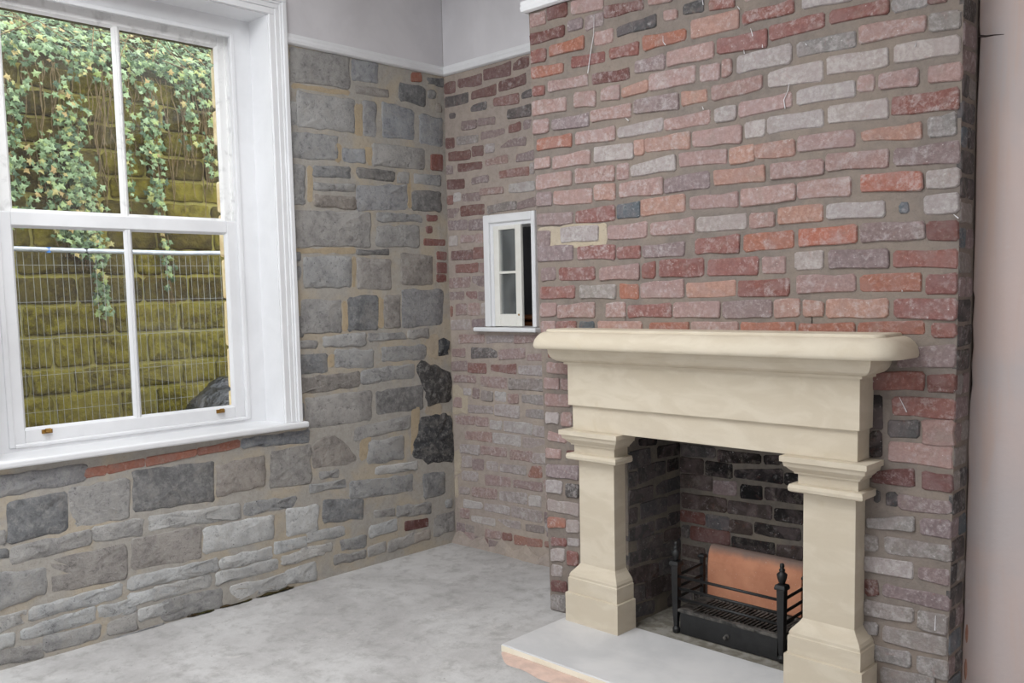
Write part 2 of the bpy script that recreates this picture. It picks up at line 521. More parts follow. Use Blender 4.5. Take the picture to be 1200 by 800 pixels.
DATA = {}
_k = None
for _line in """C
p 1186 2804 1285 2801 1283 2743 1185 2746
m 1293 2811 1414 2809 1413 2750 1291 2755
p 1439 2806 1616 2792 1615 2734 1437 2749
m4 1621 2742 1825 2725 1825 2684 1620 2692
m 1184 2717 1396 2714 1395 2668 1183 2667
q 1412 2724 1500 2724 1499 2678 1411 2680
q 1517 2721 1615 2723 1614 2667 1515 2662
r3 1182 2641 1282 2636 1280 2580 1180 2584
o3 1305 2639 1506 2647 1505 2589 1304 2594
p 1566 2647 1667 2643 1666 2587 1565 2590
d 1688 2638 1890 2653 1889 2602 1688 2601
r3 1650 2559 1801 2562 1800 2506 1649 2518
o3 1826 2576 2034 2563 2033 2520 1826 2516
o4 1187 2563 1384 2551 1383 2508 1185 2513
r 1434 2567 1624 2553 1623 2511 1433 2519
p 1295 2484 1525 2474 1525 2428 1294 2438
m5 1549 2470 1752 2462 1751 2417 1549 2426
q5 1784 2480 1932 2486 1932 2425 1784 2433
r4 1195 2477 1271 2469 1270 2429 1194 2436
p 1191 2412 1399 2398 1398 2338 1189 2344
p 1446 2408 1568 2396 1567 2332 1445 2346
p 1598 2397 1702 2403 1701 2340 1597 2348
s 1713 2381 1847 2400 1847 2348 1713 2344
p3 1197 2324 1291 2320 1289 2260 1196 2260
q 1313 2308 1528 2312 1527 2251 1312 2266
p5 1542 2313 1760 2316 1759 2258 1542 2267
q5 1774 2324 1998 2318 1998 2253 1774 2269
o3 1219 2233 1427 2234 1426 2178 1217 2184
p 1452 2233 1672 2233 1671 2172 1451 2179
w 1688 2221 1921 2234 1920 2178 1688 2179
p 1198 2150 1297 2148 1295 2100 1196 2098
p 1313 2143 1533 2148 1532 2088 1312 2086
w 1555 2156 1769 2148 1769 2084 1554 2092
s 1775 2156 1825 2156 1824 2093 1774 2093
s4 1830 2156 2051 2156 2050 2087 1830 2103
p 1852 2745 1973 2743 1972 2687 1852 2696
p 1928 2654 1993 2649 1992 2612 1928 2617
d 2023 2656 2117 2660 2117 2611 2023 2619
r5 2141 2644 2252 2648 2252 2599 2141 2610
s 2059 2587 2272 2582 2272 2518 2058 2517
r5 2288 2566 2497 2571 2498 2522 2288 2523
p3 1943 2489 2162 2489 2162 2428 1942 2432
r2 2179 2492 2389 2488 2389 2422 2179 2435
p5 1855 2416 2077 2414 2076 2347 1854 2349
p5 2096 2405 2188 2403 2188 2338 2096 2344
p4 2200 2411 2242 2407 2242 2347 2200 2342
w5 2264 2411 2488 2414 2488 2345 2264 2347
p4 2156 2317 2370 2324 2370 2272 2155 2260
s4 2013 2321 2130 2310 2130 2264 2013 2261
p4 1927 2223 2143 2229 2143 2173 1927 2178
w 2166 2227 2259 2231 2259 2177 2166 2176
p4 2272 2238 2490 2240 2490 2188 2272 2181
p3 2063 2152 2284 2150 2284 2082 2063 2096
w 2298 2156 2383 2157 2383 2095 2298 2097
w3 2392 2161 2613 2159 2613 2099 2392 2100
p3 2002 2075 2219 2067 2219 2011 2001 2024
s3 2233 2064 2336 2069 2337 2008 2233 2007
s4 2341 2066 2504 2068 2505 2007 2341 2017
w 2531 2573 2718 2567 2719 2518 2531 2527
r4 2402 2494 2613 2498 2613 2448 2402 2439
r2 2633 2498 2843 2490 2844 2444 2633 2453
g5 2511 2413 2728 2409 2729 2355 2511 2360
p5 2744 2420 2966 2410 2967 2360 2745 2362
w5 2397 2325 2610 2333 2611 2260 2397 2272
w 2627 2338 2843 2331 2843 2268 2628 2278
p5 2739 2251 2796 2248 2797 2194 2740 2201
w 2513 2242 2728 2242 2729 2185 2513 2190
w4 2630 2165 2845 2161 2846 2096 2631 2107
p4 2517 2076 2730 2073 2731 2014 2517 2020
s4 2754 2061 2958 2065 2959 2010 2755 2031
p5 2626 1997 2849 1989 2850 1929 2627 1937
p4 2408 1989 2615 1983 2616 1931 2408 1930
g4 2854 2483 2971 2475 2972 2437 2855 2442
m 2973 2478 3031 2474 3032 2440 2973 2444
g3 2979 2411 3075 2404 3076 2345 2980 2353
w4 2865 2332 3073 2324 3074 2267 2866 2275
p3 2979 2240 3080 2238 3081 2181 2979 2188
p4 2814 2245 2945 2244 2946 2188 2814 2197
r5 2859 2162 3074 2159 3076 2090 2859 2102
g4 2980 2073 3067 2082 3068 2006 2981 2013
q4 2867 1986 3083 1989 3085 1918 2867 1933
p 1206 2068 1424 2068 1422 2005 1204 2003
p5 1446 2073 1666 2065 1665 2000 1445 2012
p 1683 2069 1743 2066 1742 2001 1682 2003
q 1209 1988 1303 1985 1301 1924 1208 1927
p3 1316 1985 1541 1979 1540 1917 1314 1926
s4 1555 1989 1670 1988 1669 1917 1554 1927
p4 1692 1983 1918 1990 1917 1920 1692 1925
q 1213 1891 1426 1883 1425 1835 1212 1838
r4 1445 1883 1667 1898 1666 1831 1444 1834
D 1681 1895 1801 1902 1800 1835 1680 1836
s4 1808 1905 2025 1911 2025 1840 1807 1836
q 1211 1810 1289 1810 1287 1739 1210 1743
w 1354 1815 1574 1816 1573 1748 1353 1751
p3 1627 1807 1836 1814 1835 1747 1626 1750
w 1757 2050 1981 2076 1981 2012 1756 2007
q 1213 1742 1425 1735 1423 1671 1211 1671
r4 1452 1729 1667 1726 1666 1662 1450 1669
r4 1678 1713 1801 1715 1800 1661 1677 1664
q4 1814 1712 2023 1721 2022 1662 1814 1663
q4 1925 1980 2143 1995 2142 1923 1925 1924
s2 2163 1991 2381 1988 2382 1926 2163 1932
p3 2049 1895 2269 1898 2269 1838 2049 1849
p4 2281 1907 2507 1906 2508 1849 2281 1839
w3 2084 1811 2306 1812 2306 1754 2084 1756
p4 2320 1810 2424 1807 2424 1757 2320 1752
r4 2074 1726 2273 1736 2273 1666 2073 1667
o4 2294 1730 2501 1734 2502 1672 2294 1665
p4 1855 1805 2069 1816 2069 1753 1854 1753
p5 2514 1909 2717 1909 2717 1843 2514 1849
x 2753 1911 2964 1902 2965 1839 2754 1856
s3 2439 1821 2612 1823 2613 1760 2439 1764
w4 2630 1818 2839 1815 2839 1760 2630 1767
x 2523 1736 2740 1740 2741 1678 2524 1676
q5 2754 1742 2973 1734 2974 1678 2755 1678
w4 2976 1901 3084 1902 3085 1840 2977 1845
w 2972 1818 3082 1820 3083 1757 2973 1760
m 2982 1732 3086 1732 3087 1667 2983 1676
D 2891 1804 2920 1805 2920 1768 2891 1770
q3 1231 1637 1318 1639 1316 1581 1229 1578
r4 1341 1635 1550 1635 1549 1577 1339 1580
p3 1579 1627 1795 1638 1795 1571 1578 1574
r3 1812 1636 1877 1646 1876 1575 1811 1577
r3 1220 1550 1432 1553 1431 1496 1219 1495
g4 1461 1554 1668 1552 1667 1490 1460 1495
o 1688 1554 1789 1550 1788 1487 1687 1490
p3 1802 1552 2018 1567 2017 1493 1801 1494
p4 1220 1472 1321 1475 1319 1415 1219 1412
p4 1327 1464 1547 1477 1546 1408 1326 1405
p5 1610 1471 1718 1475 1718 1411 1609 1409
r4 1733 1461 1957 1469 1956 1410 1732 1409
p4 1221 1389 1312 1389 1311 1336 1220 1334
r4 1319 1387 1437 1390 1436 1337 1318 1336
D 1458 1390 1543 1391 1542 1344 1457 1343
s3 1567 1391 1805 1392 1805 1345 1567 1342
r3 1900 1647 2113 1652 2113 1578 1899 1579
r 2131 1642 2356 1643 2356 1577 2130 1577
p3 2373 1641 2467 1641 2467 1576 2374 1579
s 2032 1549 2257 1558 2257 1494 2032 1491
r3 2269 1554 2485 1558 2485 1495 2269 1492
p3 1966 1471 2188 1475 2187 1410 1966 1410
q4 2202 1471 2413 1477 2413 1413 2202 1408
o3 1850 1386 2042 1389 2042 1347 1849 1344
p3 2052 1390 2269 1393 2269 1350 2051 1347
o3 2281 1391 2509 1393 2509 1354 2281 1350
w3 2509 1653 2616 1656 2616 1589 2509 1588
q3 2639 1652 2854 1650 2855 1586 2640 1590
p3 2516 1566 2738 1565 2739 1505 2516 1501
o3 2755 1561 2966 1562 2967 1505 2755 1503
s4 2425 1477 2526 1480 2526 1414 2425 1411
s5 2542 1476 2619 1468 2620 1418 2542 1416
s4 2631 1475 2854 1477 2855 1413 2631 1410
o3 2524 1389 2738 1394 2738 1353 2524 1350
o3 2750 1391 2978 1400 2979 1355 2750 1351
r2 2872 1642 3089 1636 3091 1576 2872 1586
r2 2981 1554 3081 1560 3082 1492 2982 1494
r4 2878 1476 3086 1474 3087 1404 2879 1414
r4 3005 1391 3089 1393 3090 1348 3006 1347
q3 2891 1307 3087 1322 3088 1249 2892 1242
r 2803 1217 2980 1226 2981 1166 2804 1157
m 2993 1218 3088 1223 3090 1163 2994 1160
r4 2875 1134 3085 1140 3086 1072 2876 1072
k 2798 1136 2839 1139 2840 1019 2799 1016
k 2799 1007 2837 1010 2839 920 2800 918
d 2862 1050 2968 1063 2969 1001 2862 995
p2 2978 1063 3083 1068 3084 983 2979 980
p2 2866 975 3078 985 3079 905 2867 908
m3 2807 861 2953 892 2954 828 2808 826
m 2981 886 3079 884 3080 827 2982 824
d 2859 796 2896 798 2896 752 2860 750
d 2816 797 2833 797 2834 755 2816 756
q 2899 793 3077 792 3078 750 2900 742
g4 2791 692 2955 723 2956 671 2791 658
q4 2976 718 3078 727 3079 667 2977 666
g5 2780 629 2830 633 2831 575 2781 573
g5 2854 633 3077 639 3078 587 2855 576
w 2784 550 2954 560 2955 503 2785 499
q 2974 548 3075 557 3076 499 2974 510
m4 2785 464 2832 469 2833 415 2786 405
q 2851 462 3076 462 3077 415 2851 419
g6 2783 388 2957 397 2958 346 2783 336
g5 2974 393 3070 399 3071 332 2975 328
g5 2779 307 2834 313 2834 270 2780 263
g4 2853 309 3072 318 3073 255 2854 254
g5 2819 230 2950 236 2951 179 2820 174
g5 2973 231 3074 236 3075 168 2974 174
g4 2847 154 3033 171 3034 125 2848 98
p 1254 1198 1419 1195 1418 1146 1253 1148
p5 1239 1121 1327 1125 1326 1071 1237 1070
p5 1339 1122 1404 1123 1403 1073 1338 1073
p4 1238 1045 1398 1052 1397 995 1237 989
w 1243 958 1324 959 1323 910 1242 907
p 1342 963 1401 966 1400 904 1341 901
p 1253 867 1368 857 1367 822 1252 826
p 1239 784 1333 789 1332 745 1238 737
m 1368 785 1424 789 1423 761 1368 757
q4 1240 704 1440 722 1438 658 1239 652
w 1238 631 1337 636 1335 578 1237 572
d4 1360 629 1440 634 1439 573 1358 568
w3 1236 540 1438 544 1437 484 1235 483
o3 1231 451 1353 460 1352 417 1229 398
w2 1363 456 1437 463 1436 408 1361 400
r3 1263 357 1357 363 1357 330 1262 316
w 1364 369 1435 378 1434 342 1363 334
w 1262 299 1343 314 1342 253 1260 241
r3 1360 307 1429 309 1427 248 1358 239
w 1260 220 1328 228 1327 177 1258 167
m 1258 141 1356 156 1355 105 1257 93
g4 1256 72 1348 87 1347 10 1255 3
L 1212 1829 1620 1827 1618 1719 1210 1740
A
m 4 2768 103 2775 100 2707 2 2713
m 121 2774 325 2775 323 2713 119 2724
m 342 2790 559 2799 557 2722 340 2732
m3 574 2797 692 2803 691 2747 572 2745
d 10 2692 211 2687 209 2630 8 2632
m 236 2683 439 2696 437 2639 235 2642
m4 459 2702 668 2714 667 2657 457 2651
d3 225 2612 359 2612 358 2572 223 2576
r4 414 2618 615 2618 613 2562 412 2579
d 634 2623 711 2627 710 2583 633 2584
d3 521 2540 701 2547 699 2483 519 2492
d 44 2594 95 2586 94 2557 43 2564
q 284 2528 425 2519 424 2479 283 2487
r 531 2457 623 2462 621 2417 529 2412
q 645 2464 711 2466 710 2416 644 2419
q 144 2530 277 2523 275 2476 142 2482
m 0 2451 82 2446 80 2389 -2 2393
g5 99 2447 283 2438 281 2394 98 2402
q 308 2447 499 2445 497 2402 306 2405
m 26 2366 217 2361 215 2311 24 2318
m 230 2378 325 2369 323 2314 227 2319
w 336 2374 416 2373 414 2324 335 2327
q 453 2377 661 2376 659 2331 452 2340
m 107 2291 313 2283 311 2239 106 2246
p 338 2287 519 2298 518 2252 336 2252
q 584 2287 718 2300 717 2244 582 2248
q -40 2298 62 2287 60 2238 -42 2243
q5 219 2199 363 2200 361 2162 217 2161
r4 447 2209 680 2213 679 2168 446 2174
w 683 2230 721 2231 719 2172 682 2173
m -9 2210 161 2196 159 2145 -12 2154
p5 288 2128 480 2122 479 2088 287 2093
W 521 2136 722 2131 721 2080 520 2087
r -9 2112 58 2112 56 2063 -11 2062
W 63 2124 126 2125 124 2076 61 2075
q 133 2112 289 2110 287 2063 131 2070
g5 346 2026 578 2037 577 1992 345 1980
q 584 2024 726 2047 725 1997 583 1986
q -2 2035 113 2032 111 1978 -4 1986
m 121 2044 322 2040 320 1981 119 1986
q -5 1966 173 1959 171 1905 -7 1910
q 183 1959 315 1955 313 1896 180 1898
W 10 1872 88 1874 86 1816 8 1816
p 115 1873 236 1872 234 1830 113 1830
p 243 1874 315 1873 313 1822 241 1823
m4 26 1786 215 1783 213 1728 24 1730
r 218 1795 323 1796 321 1730 215 1728
r 61 1701 257 1707 255 1652 59 1652
p 269 1700 322 1704 321 1650 267 1652
p 0 1620 191 1628 188 1566 -2 1564
q 203 1628 324 1630 322 1570 200 1566
q -22 1538 132 1542 130 1492 -24 1487
r5 149 1542 242 1540 241 1497 147 1498
q 250 1540 330 1539 328 1490 248 1490
p 56 1465 152 1468 150 1400 54 1399
p 165 1468 262 1470 260 1400 162 1400
w 274 1470 328 1473 326 1403 272 1403
o -16 1453 27 1456 25 1393 -19 1393
w 10 1369 177 1376 175 1317 7 1312
q 193 1373 325 1380 323 1335 192 1330
p 73 1283 297 1289 295 1241 71 1229
w3 313 1280 532 1293 530 1246 311 1235
p4 538 1290 751 1297 750 1251 537 1240
p 12 1194 129 1204 127 1147 10 1150
d4 183 1211 400 1211 399 1156 181 1146
p4 416 1199 621 1217 619 1158 414 1145
p 635 1181 827 1193 826 1150 634 1146
q -10 1115 145 1127 142 1071 -12 1064
r4 152 1115 309 1121 307 1059 149 1058
r5 342 1110 552 1124 550 1067 341 1073
w 567 1115 752 1126 751 1065 566 1071
p5 25 1038 216 1041 214 998 24 994
p5 259 1043 473 1041 471 977 258 987
g5 488 1039 754 1046 753 979 487 978
w 104 965 171 962 170 921 102 920
q 183 969 240 967 238 907 181 906
g 257 961 357 954 355 899 254 898
W 373 958 462 960 460 900 371 903
p 477 949 564 954 562 900 476 898
g5 591 950 764 958 763 902 590 908
w 142 864 354 866 353 823 141 816
w 370 880 570 888 568 815 368 818
g5 618 873 762 877 761 825 617 831
p5 25 787 198 797 196 747 23 738
p 205 798 316 800 314 747 203 741
W 327 785 426 787 425 735 326 732
W 442 791 667 792 665 726 440 733
w 674 786 772 783 770 724 672 727
p4 108 699 340 713 338 654 106 648
W 347 711 574 716 572 650 345 652
w3 593 709 770 711 769 655 591 652
w 57 615 233 627 231 567 55 564
p5 241 627 461 634 459 582 239 571
p5 485 627 663 634 661 574 483 566
w 665 625 768 633 767 574 664 568
w 78 545 161 551 159 484 76 477
q 168 536 267 543 265 480 166 472
w 288 536 384 541 382 482 286 480
w 404 534 611 542 610 491 402 487
o4 626 550 734 557 733 492 624 484
w 70 452 214 463 212 406 68 394
p5 276 455 486 462 484 407 274 394
p5 505 455 732 463 731 412 504 412
w 47 350 135 355 134 317 45 308
p5 157 361 374 378 372 318 155 307
w 390 370 615 389 613 325 388 314
W 630 379 722 386 720 326 628 318
W 78 278 244 279 243 241 76 226
w 261 282 476 288 475 239 259 234
w 488 299 728 301 726 235 486 234
p 47 217 130 223 128 164 44 158
W 146 189 350 199 349 155 145 154
w 376 203 560 213 559 170 374 165
g 600 207 742 218 741 177 599 171
p 265 126 402 130 400 86 263 75
r 409 128 489 132 488 89 407 81
o 505 129 724 139 723 97 503 73
o 742 133 788 135 788 106 742 103
L 2 978 143 980 136 806 -5 797
L 0 584 70 592 64 439 -7 414
L 1 408 40 420 35 283 -4 277
F
d 1728 797 1910 796 1910 754 1727 746
k 1926 789 2139 789 2139 756 1926 738
k 2158 791 2235 794 2235 761 2158 757
e 1723 739 1846 737 1846 670 1722 667
k 1863 731 1998 731 1998 670 1862 668
k 2014 705 2245 741 2245 679 2014 679
k 2259 724 2334 727 2334 679 2260 680
e 1727 654 1896 663 1896 601 1727 594
q 1903 648 2020 655 2020 594 1903 590
k 2044 643 2147 653 2147 593 2044 590
k 2162 651 2342 653 2343 603 2162 599
e 1731 564 1967 569 1967 508 1731 496
e 1979 563 2193 571 2193 512 1979 509
k 2212 559 2343 571 2343 516 2212 515
m 1721 484 1854 484 1854 433 1721 432
d 1862 482 1981 484 1981 426 1862 427
e 1988 477 2097 479 2097 427 1988 424
k 2113 482 2329 487 2330 440 2113 437
d 1730 411 1770 411 1770 358 1730 355
m 1778 411 1985 418 1985 360 1777 351
k 2001 400 2210 406 2210 358 2001 354
e 2221 400 2340 414 2340 360 2221 356
e 1730 320 1854 316 1854 263 1729 259
d 1870 315 1996 314 1996 266 1870 258
d 2014 305 2217 309 2217 263 2014 254
e 1729 239 1961 243 1961 187 1729 180
L
d -508 812 -347 813 -348 742 -509 739
k -431 861 -300 847 -301 825 -431 837
k -288 809 -114 797 -115 750 -288 755
d -439 740 -231 733 -232 678 -441 661
k -213 734 -122 733 -123 681 -214 679
d -509 720 -446 718 -447 658 -510 657
d -510 640 -334 637 -335 576 -512 577
d -303 648 -102 644 -102 588 -304 586
d -512 560 -449 556 -450 487 -513 492
d -423 567 -220 562 -220 499 -424 498
d -208 564 -102 562 -103 510 -209 517
d -513 467 -323 469 -324 414 -514 415
d -305 473 -217 464 -217 421 -306 427
d -209 479 -103 475 -104 419 -210 423
d -451 408 -256 399 -257 336 -452 347
e -238 403 -111 394 -112 352 -239 355
d -515 357 -360 354 -361 299 -516 303
d -347 343 -112 341 -112 275 -348 296
e -516 287 -295 263 -295 199 -518 218
d -281 272 -113 258 -113 200 -282 203
d -518 202 -402 189 -403 121 -519 132
e -389 201 -128 187 -128 112 -390 126
d -519 116 -324 96 -325 40 -520 58
S
G -1050 2805 -683 2810 -690 2643 -1058 2635
B -662 2802 -492 2807 -496 2705 -666 2694
N -644 2661 -423 2672 -424 2639 -646 2626
D -336 2726 -149 2725 -153 2623 -340 2633
D -133 2783 0 2798 -1 2753 -134 2752
W -1061 2522 -1019 2524 -1024 2418 -1067 2413
G -1014 2586 -655 2588 -663 2415 -1023 2409
B -595 2592 -511 2592 -518 2407 -603 2407
B -463 2602 -237 2584 -244 2420 -470 2414
B -195 2573 -23 2562 -29 2401 -201 2409
o -250 2800 -173 2807 -175 2758 -252 2746
G -1060 2373 -777 2381 -783 2259 -1066 2248
B -743 2324 -600 2327 -602 2259 -746 2256
G -542 2367 -168 2373 -173 2256 -547 2249
D -937 2213 -695 2222 -697 2165 -940 2158
D -654 2226 -395 2224 -397 2174 -656 2172
G -1062 2206 -988 2209 -997 2010 -1072 2009
G -372 2225 -292 2224 -294 2170 -374 2169
G -251 2223 -52 2226 -54 2174 -253 2170
G -937 2121 -670 2132 -672 2097 -938 2091
N -931 2066 -668 2063 -671 2000 -934 2007
B -658 2126 -305 2158 -310 2019 -664 1993
D -266 2128 -50 2134 -54 2020 -270 2021
r -117 2349 -27 2353 -31 2261 -120 2258
G -1073 1974 -575 1991 -583 1801 -1082 1790
G -528 1985 -194 1993 -195 1955 -530 1946
G -536 1914 -229 1926 -233 1805 -541 1802
r -163 1995 -83 1994 -84 1963 -164 1960
r -171 1928 -125 1928 -126 1891 -172 1891
r -190 1853 -21 1853 -22 1815 -192 1816
B -1075 1755 -1039 1755 -1041 1717 -1077 1716
B -1079 1681 -1038 1681 -1041 1621 -1082 1621
G -1012 1733 -716 1738 -723 1577 -1019 1580
N -675 1730 -441 1729 -448 1563 -682 1565
D -673 1777 -454 1785 -455 1757 -674 1754
N -364 1767 -126 1754 -132 1589 -371 1591
r -93 1780 -18 1780 -19 1733 -95 1734
r -96 1717 -14 1716 -16 1652 -98 1654
r -98 1645 -22 1643 -24 1601 -100 1603
G -1040 1511 -787 1510 -795 1335 -1048 1338
D -746 1521 -545 1525 -553 1340 -754 1337
N -492 1524 -382 1527 -390 1341 -499 1346
B -362 1555 -54 1552 -62 1345 -371 1341
D -1074 1423 -1038 1422 -1042 1323 -1079 1325
G -916 1315 -633 1320 -636 1256 -919 1260
G -615 1320 -349 1317 -350 1274 -617 1276
G -329 1320 -175 1322 -177 1273 -331 1278
G -1076 1297 -956 1290 -958 1259 -1077 1258
K -96 1258 -11 1241 -13 1163 -99 1160
D -1079 1222 -892 1218 -896 1125 -1084 1128
G -842 1238 -588 1223 -592 1126 -847 1144
G -524 1236 -203 1226 -206 1148 -528 1153
N -1076 1102 -686 1106 -689 1029 -1080 1022
G -673 1109 -292 1122 -295 1045 -676 1036
B -1083 968 -1051 964 -1054 882 -1086 884
G -1038 993 -612 992 -619 830 -1045 833
D -575 981 -232 991 -237 854 -580 854
G -735 797 -336 824 -339 756 -738 724
B -1167 812 -1031 814 -1033 771 -1168 781
K -250 1136 -118 1106 17 1035 -6 893 -76 874 -127 879 -195 860 -208 964 -274 1079
K -252 798 -141 803 -72 812 -16 771 10 663 -8 506 -208 523 -336 593 -312 670
N -1005 746 -877 775 -814 728 -732 645 -719 603 -801 596 -1011 620
G -646 706 -390 714 -396 578 -652 583
G -968 586 -847 583 -849 539 -969 554
W -598 552 -293 544 -295 496 -600 518
G -1033 527 -802 528 -804 479 -1035 487
G -777 500 -328 473 -332 375 -781 409
W -1184 424 -989 415 -996 278 -1191 280
D -952 428 -692 389 -697 282 -958 310
G -618 310 -473 299 -475 256 -620 267
G -454 304 -192 282 -195 211 -457 244
D -244 455 -78 446 -82 313 -249 316
m -400 205 -218 191 -220 142 -402 149
W -652 226 -455 237 -458 168 -655 159
W -1063 278 -823 261 -826 211 -1065 223
W -1192 252 -1080 251 -1082 203 -1194 205
W -1102 194 -911 183 -913 143 -1104 154
G -857 188 -681 183 -684 116 -860 123
G -525 108 -331 127 -333 66 -527 49
G -175 200 -11 195 -15 78 -180 68
N -334 110 -209 119 -211 66 -336 58
G -898 109 -687 98 -689 53 -900 62
G -667 106 -545 113 -547 63 -669 49
o -2184 790 -2086 793 -2088 752 -2187 752
o -2082 794 -1911 800 -1913 761 -2085 754
o -1907 802 -1660 809 -1662 777 -1909 762
o -1656 810 -1429 828 -1431 787 -1658 777
B -1419 823 -1026 825 -1029 763 -1421 782
N -1562 715 -1298 719 -1306 571 -1570 563
G -1266 744 -1021 740 -1031 541 -1276 551
D -1967 746 -1578 735 -1588 541 -1977 565
W -1909 527 -1445 502 -1449 432 -1913 459
G -1419 497 -1121 481 -1124 419 -1422 438
W -1645 412 -1260 409 -1266 288 -1651 292
N -1991 436 -1657 429 -1665 274 -1999 296
W -2020 260 -1577 252 -1580 190 -2023 207
W -1568 246 -1276 247 -1279 186 -1570 195
W -1261 259 -1071 256 -1073 201 -1264 205
W -1223 181 -957 189 -959 137 -1225 136
W -1590 180 -1247 173 -1249 119 -1593 121
W -1905 187 -1618 179 -1622 121 -1908 125
W -1518 90 -1200 86 -1203 16 -1522 9
W -1201 101 -1015 108 -1020 10 -1204 32
G -1868 109 -1562 101 -1568 -8 -1873 19
M -1578 -18 -1404 -10 -1406 -58 -1580 -57
M -1382 -34 -1162 -4 -1164 -55 -1384 -65
M -1749 -35 -1611 -34 -1612 -61 -1750 -64
B -2530 811 -2176 811 -2180 744 -2535 727
D -2496 694 -2257 707 -2267 538 -2507 526
G -2249 712 -1993 721 -2003 543 -2259 536
G -2163 524 -1938 519 -1943 445 -2167 466
G -2497 504 -2169 518 -2172 454 -2502 435
G -2544 583 -2513 580 -2517 521 -2548 523
D -2548 509 -2507 503 -2509 470 -2550 477
G -2555 411 -2366 391 -2373 285 -2564 258
N -2348 424 -2023 416 -2032 264 -2357 275
W -2440 229 -2049 243 -2053 183 -2443 179
W -2478 147 -2170 169 -2175 97 -2481 109
W -2566 224 -2456 227 -2459 171 -2570 164
W -2571 150 -2508 140 -2511 93 -2575 86
W -2159 166 -1992 155 -1995 94 -2163 107
W -2025 184 -1785 185 -1788 129 -2028 128
G -2391 90 -2157 81 -2160 21 -2395 27
G -2120 83 -1989 87 -1993 13 -2124 24
W -1977 97 -1825 105 -1828 42 -1979 49
B -2112 2 -1865 5 -1869 -65 -2115 -45
G -2575 80 -2397 67 -2401 4 -2579 28
N -2410 -25 -2232 -38 -2234 -74 -2412 -58
L -211 862 -127 883 -82 861 -90 806 -153 791 -224 822
L -218 1260 -117 1298 -85 1254 -117 1136 -183 1161
T -1046 2624 -683 2637 -684 2610 -1048 2592
T -658 2569 -600 2576 -608 2403 -665 2397
T -793 2342 -747 2347 -751 2248 -797 2244
T -596 2347 -547 2347 -552 2242 -600 2250
T -976 2214 -939 2213 -948 2017 -985 2022
T -1078 1780 -682 1796 -683 1761 -1080 1747
T -299 2215 -267 2218 -275 2022 -307 2029
T -711 1745 -682 1746 -690 1575 -718 1575
T -785 1498 -750 1505 -757 1335 -792 1336
T -542 1521 -497 1525 -505 1344 -550 1345
T -894 1211 -848 1223 -851 1146 -897 1142
T -700 721 -620 743 -625 630 -705 601
T -326 857 -260 884 -267 698 -337 588""".strip().split('\n'):
    _t = _line.split()
    if len(_t) == 1:
        _k = _t[0]
        DATA[_k] = []
    else:
        _q = [int(c) / 1000.0 for c in _t[1:]]
        DATA[_k].append((_t[0], [(_q[i], _q[i + 1]) for i in range(0, len(_q), 2)]))


# ------------------------------------------------------------------ pieces of masonry
def outline(pts, rnd, seg, jit, rr):
    """counter-clockwise rounded, slightly uneven outline of a traced piece"""
    area2 = sum(pts[i][0] * pts[(i + 1) % len(pts)][1] - pts[(i + 1) % len(pts)][0] * pts[i][1] for i in range(len(pts)))
    if area2 < 0:
        pts = pts[::-1]
    out = []
    n = len(pts)
    for i in range(n):
        a, b, c = Vector(pts[i - 1]), Vector(pts[i]), Vector(pts[(i + 1) % n])
        e0, e1 = (a - b), (c - b)
        r0 = min(rr * rnd.uniform(.6, 1.5), e0.length * .35)
        r1 = min(rr * rnd.uniform(.6, 1.5), e1.length * .35)
        out.append(b + e0.normalized() * r0)
        out.append(b + e1.normalized() * r1)
        L = e1.length
        k = int(L / seg)
        for j in range(1, k + 1):
            t = j / (k + 1)
            nrm = Vector((e1.y, -e1.x)).normalized()
            out.append(b + e1 * t + nrm * rnd.uniform(-jit, jit * .6))
    return [Vector((p.x + rnd.uniform(-jit, jit) * .4, p.y + rnd.uniform(-jit, jit) * .4)) for p in out]


def piece(name, pts, fn, rnd, mat, parent, color, h, seg=0.085, jit=0.0042, rr=0.008, inset=0.004, rough=0.0, depth=0.012, grow=0.0):
    if grow:
        gu, gv = sum(p[0] for p in pts) / len(pts), sum(p[1] for p in pts) / len(pts)
        pts = [(p[0] + (grow if p[0] > gu else -grow), p[1] + (grow if p[1] > gv else -grow)) for p in pts]
    o2 = outline(pts, rnd, seg, jit, rr)
    n = len(o2)
    us, vs_ = [p.x for p in o2], [p.y for p in o2]
    cu, cv = (min(us) + max(us)) / 2, (min(vs_) + max(vs_)) / 2
    hw, hh = (max(us) - min(us)) / 2 + 1e-6, (max(vs_) - min(vs_)) / 2 + 1e-6
    tu, tv = rnd.uniform(-.5, .5) * .004, rnd.uniform(-.5, .5) * .004

    def ring(ins, hgt, ro=0.0):
        su, sv = max(.2, 1 - ins / hw), max(.2, 1 - ins / hh)
        res = []
        for p in o2:
            du, dv = (p.x - cu), (p.y - cv)
            tilt = (tu * du / hw + tv * dv / hh) if hgt > 0 else 0
            res.append(fn(cu + du * su, cv + dv * sv, hgt + tilt + rnd.uniform(-ro, ro)))
        return res
    V = ring(0, -depth) + ring(0, max(h - inset, .0005)) + ring(inset, h)
    F = []
    rings = 3
    if rough > 0:
        su = .55
        V += [fn(cu + (p.x - cu) * su, cv + (p.y - cv) * su, h + rnd.uniform(-.3, 1.0) * rough) for p in o2]
        rings = 4
    for k in range(rings - 1):
        for i in range(n):
            j = (i + 1) % n
            F.append((k * n + i, k * n + j, (k + 1) * n + j, (k + 1) * n + i))
    if rough > 0:
        V.append(fn(cu, cv, h + rnd.uniform(-.2, .8) * rough))
        F += [(3 * n + i, 3 * n + (i + 1) % n, 4 * n) for i in range(n)]
    else:
        F.append(tuple(2 * n + i for i in range(n)))
    ob = build(name, V, F, mat, parent, loc=fn(cu, cv, 0))
    if rough > 0:
        for pg in ob.data.polygons[n:]:
            pg.use_smooth = True
    ob.color = color
    return ob


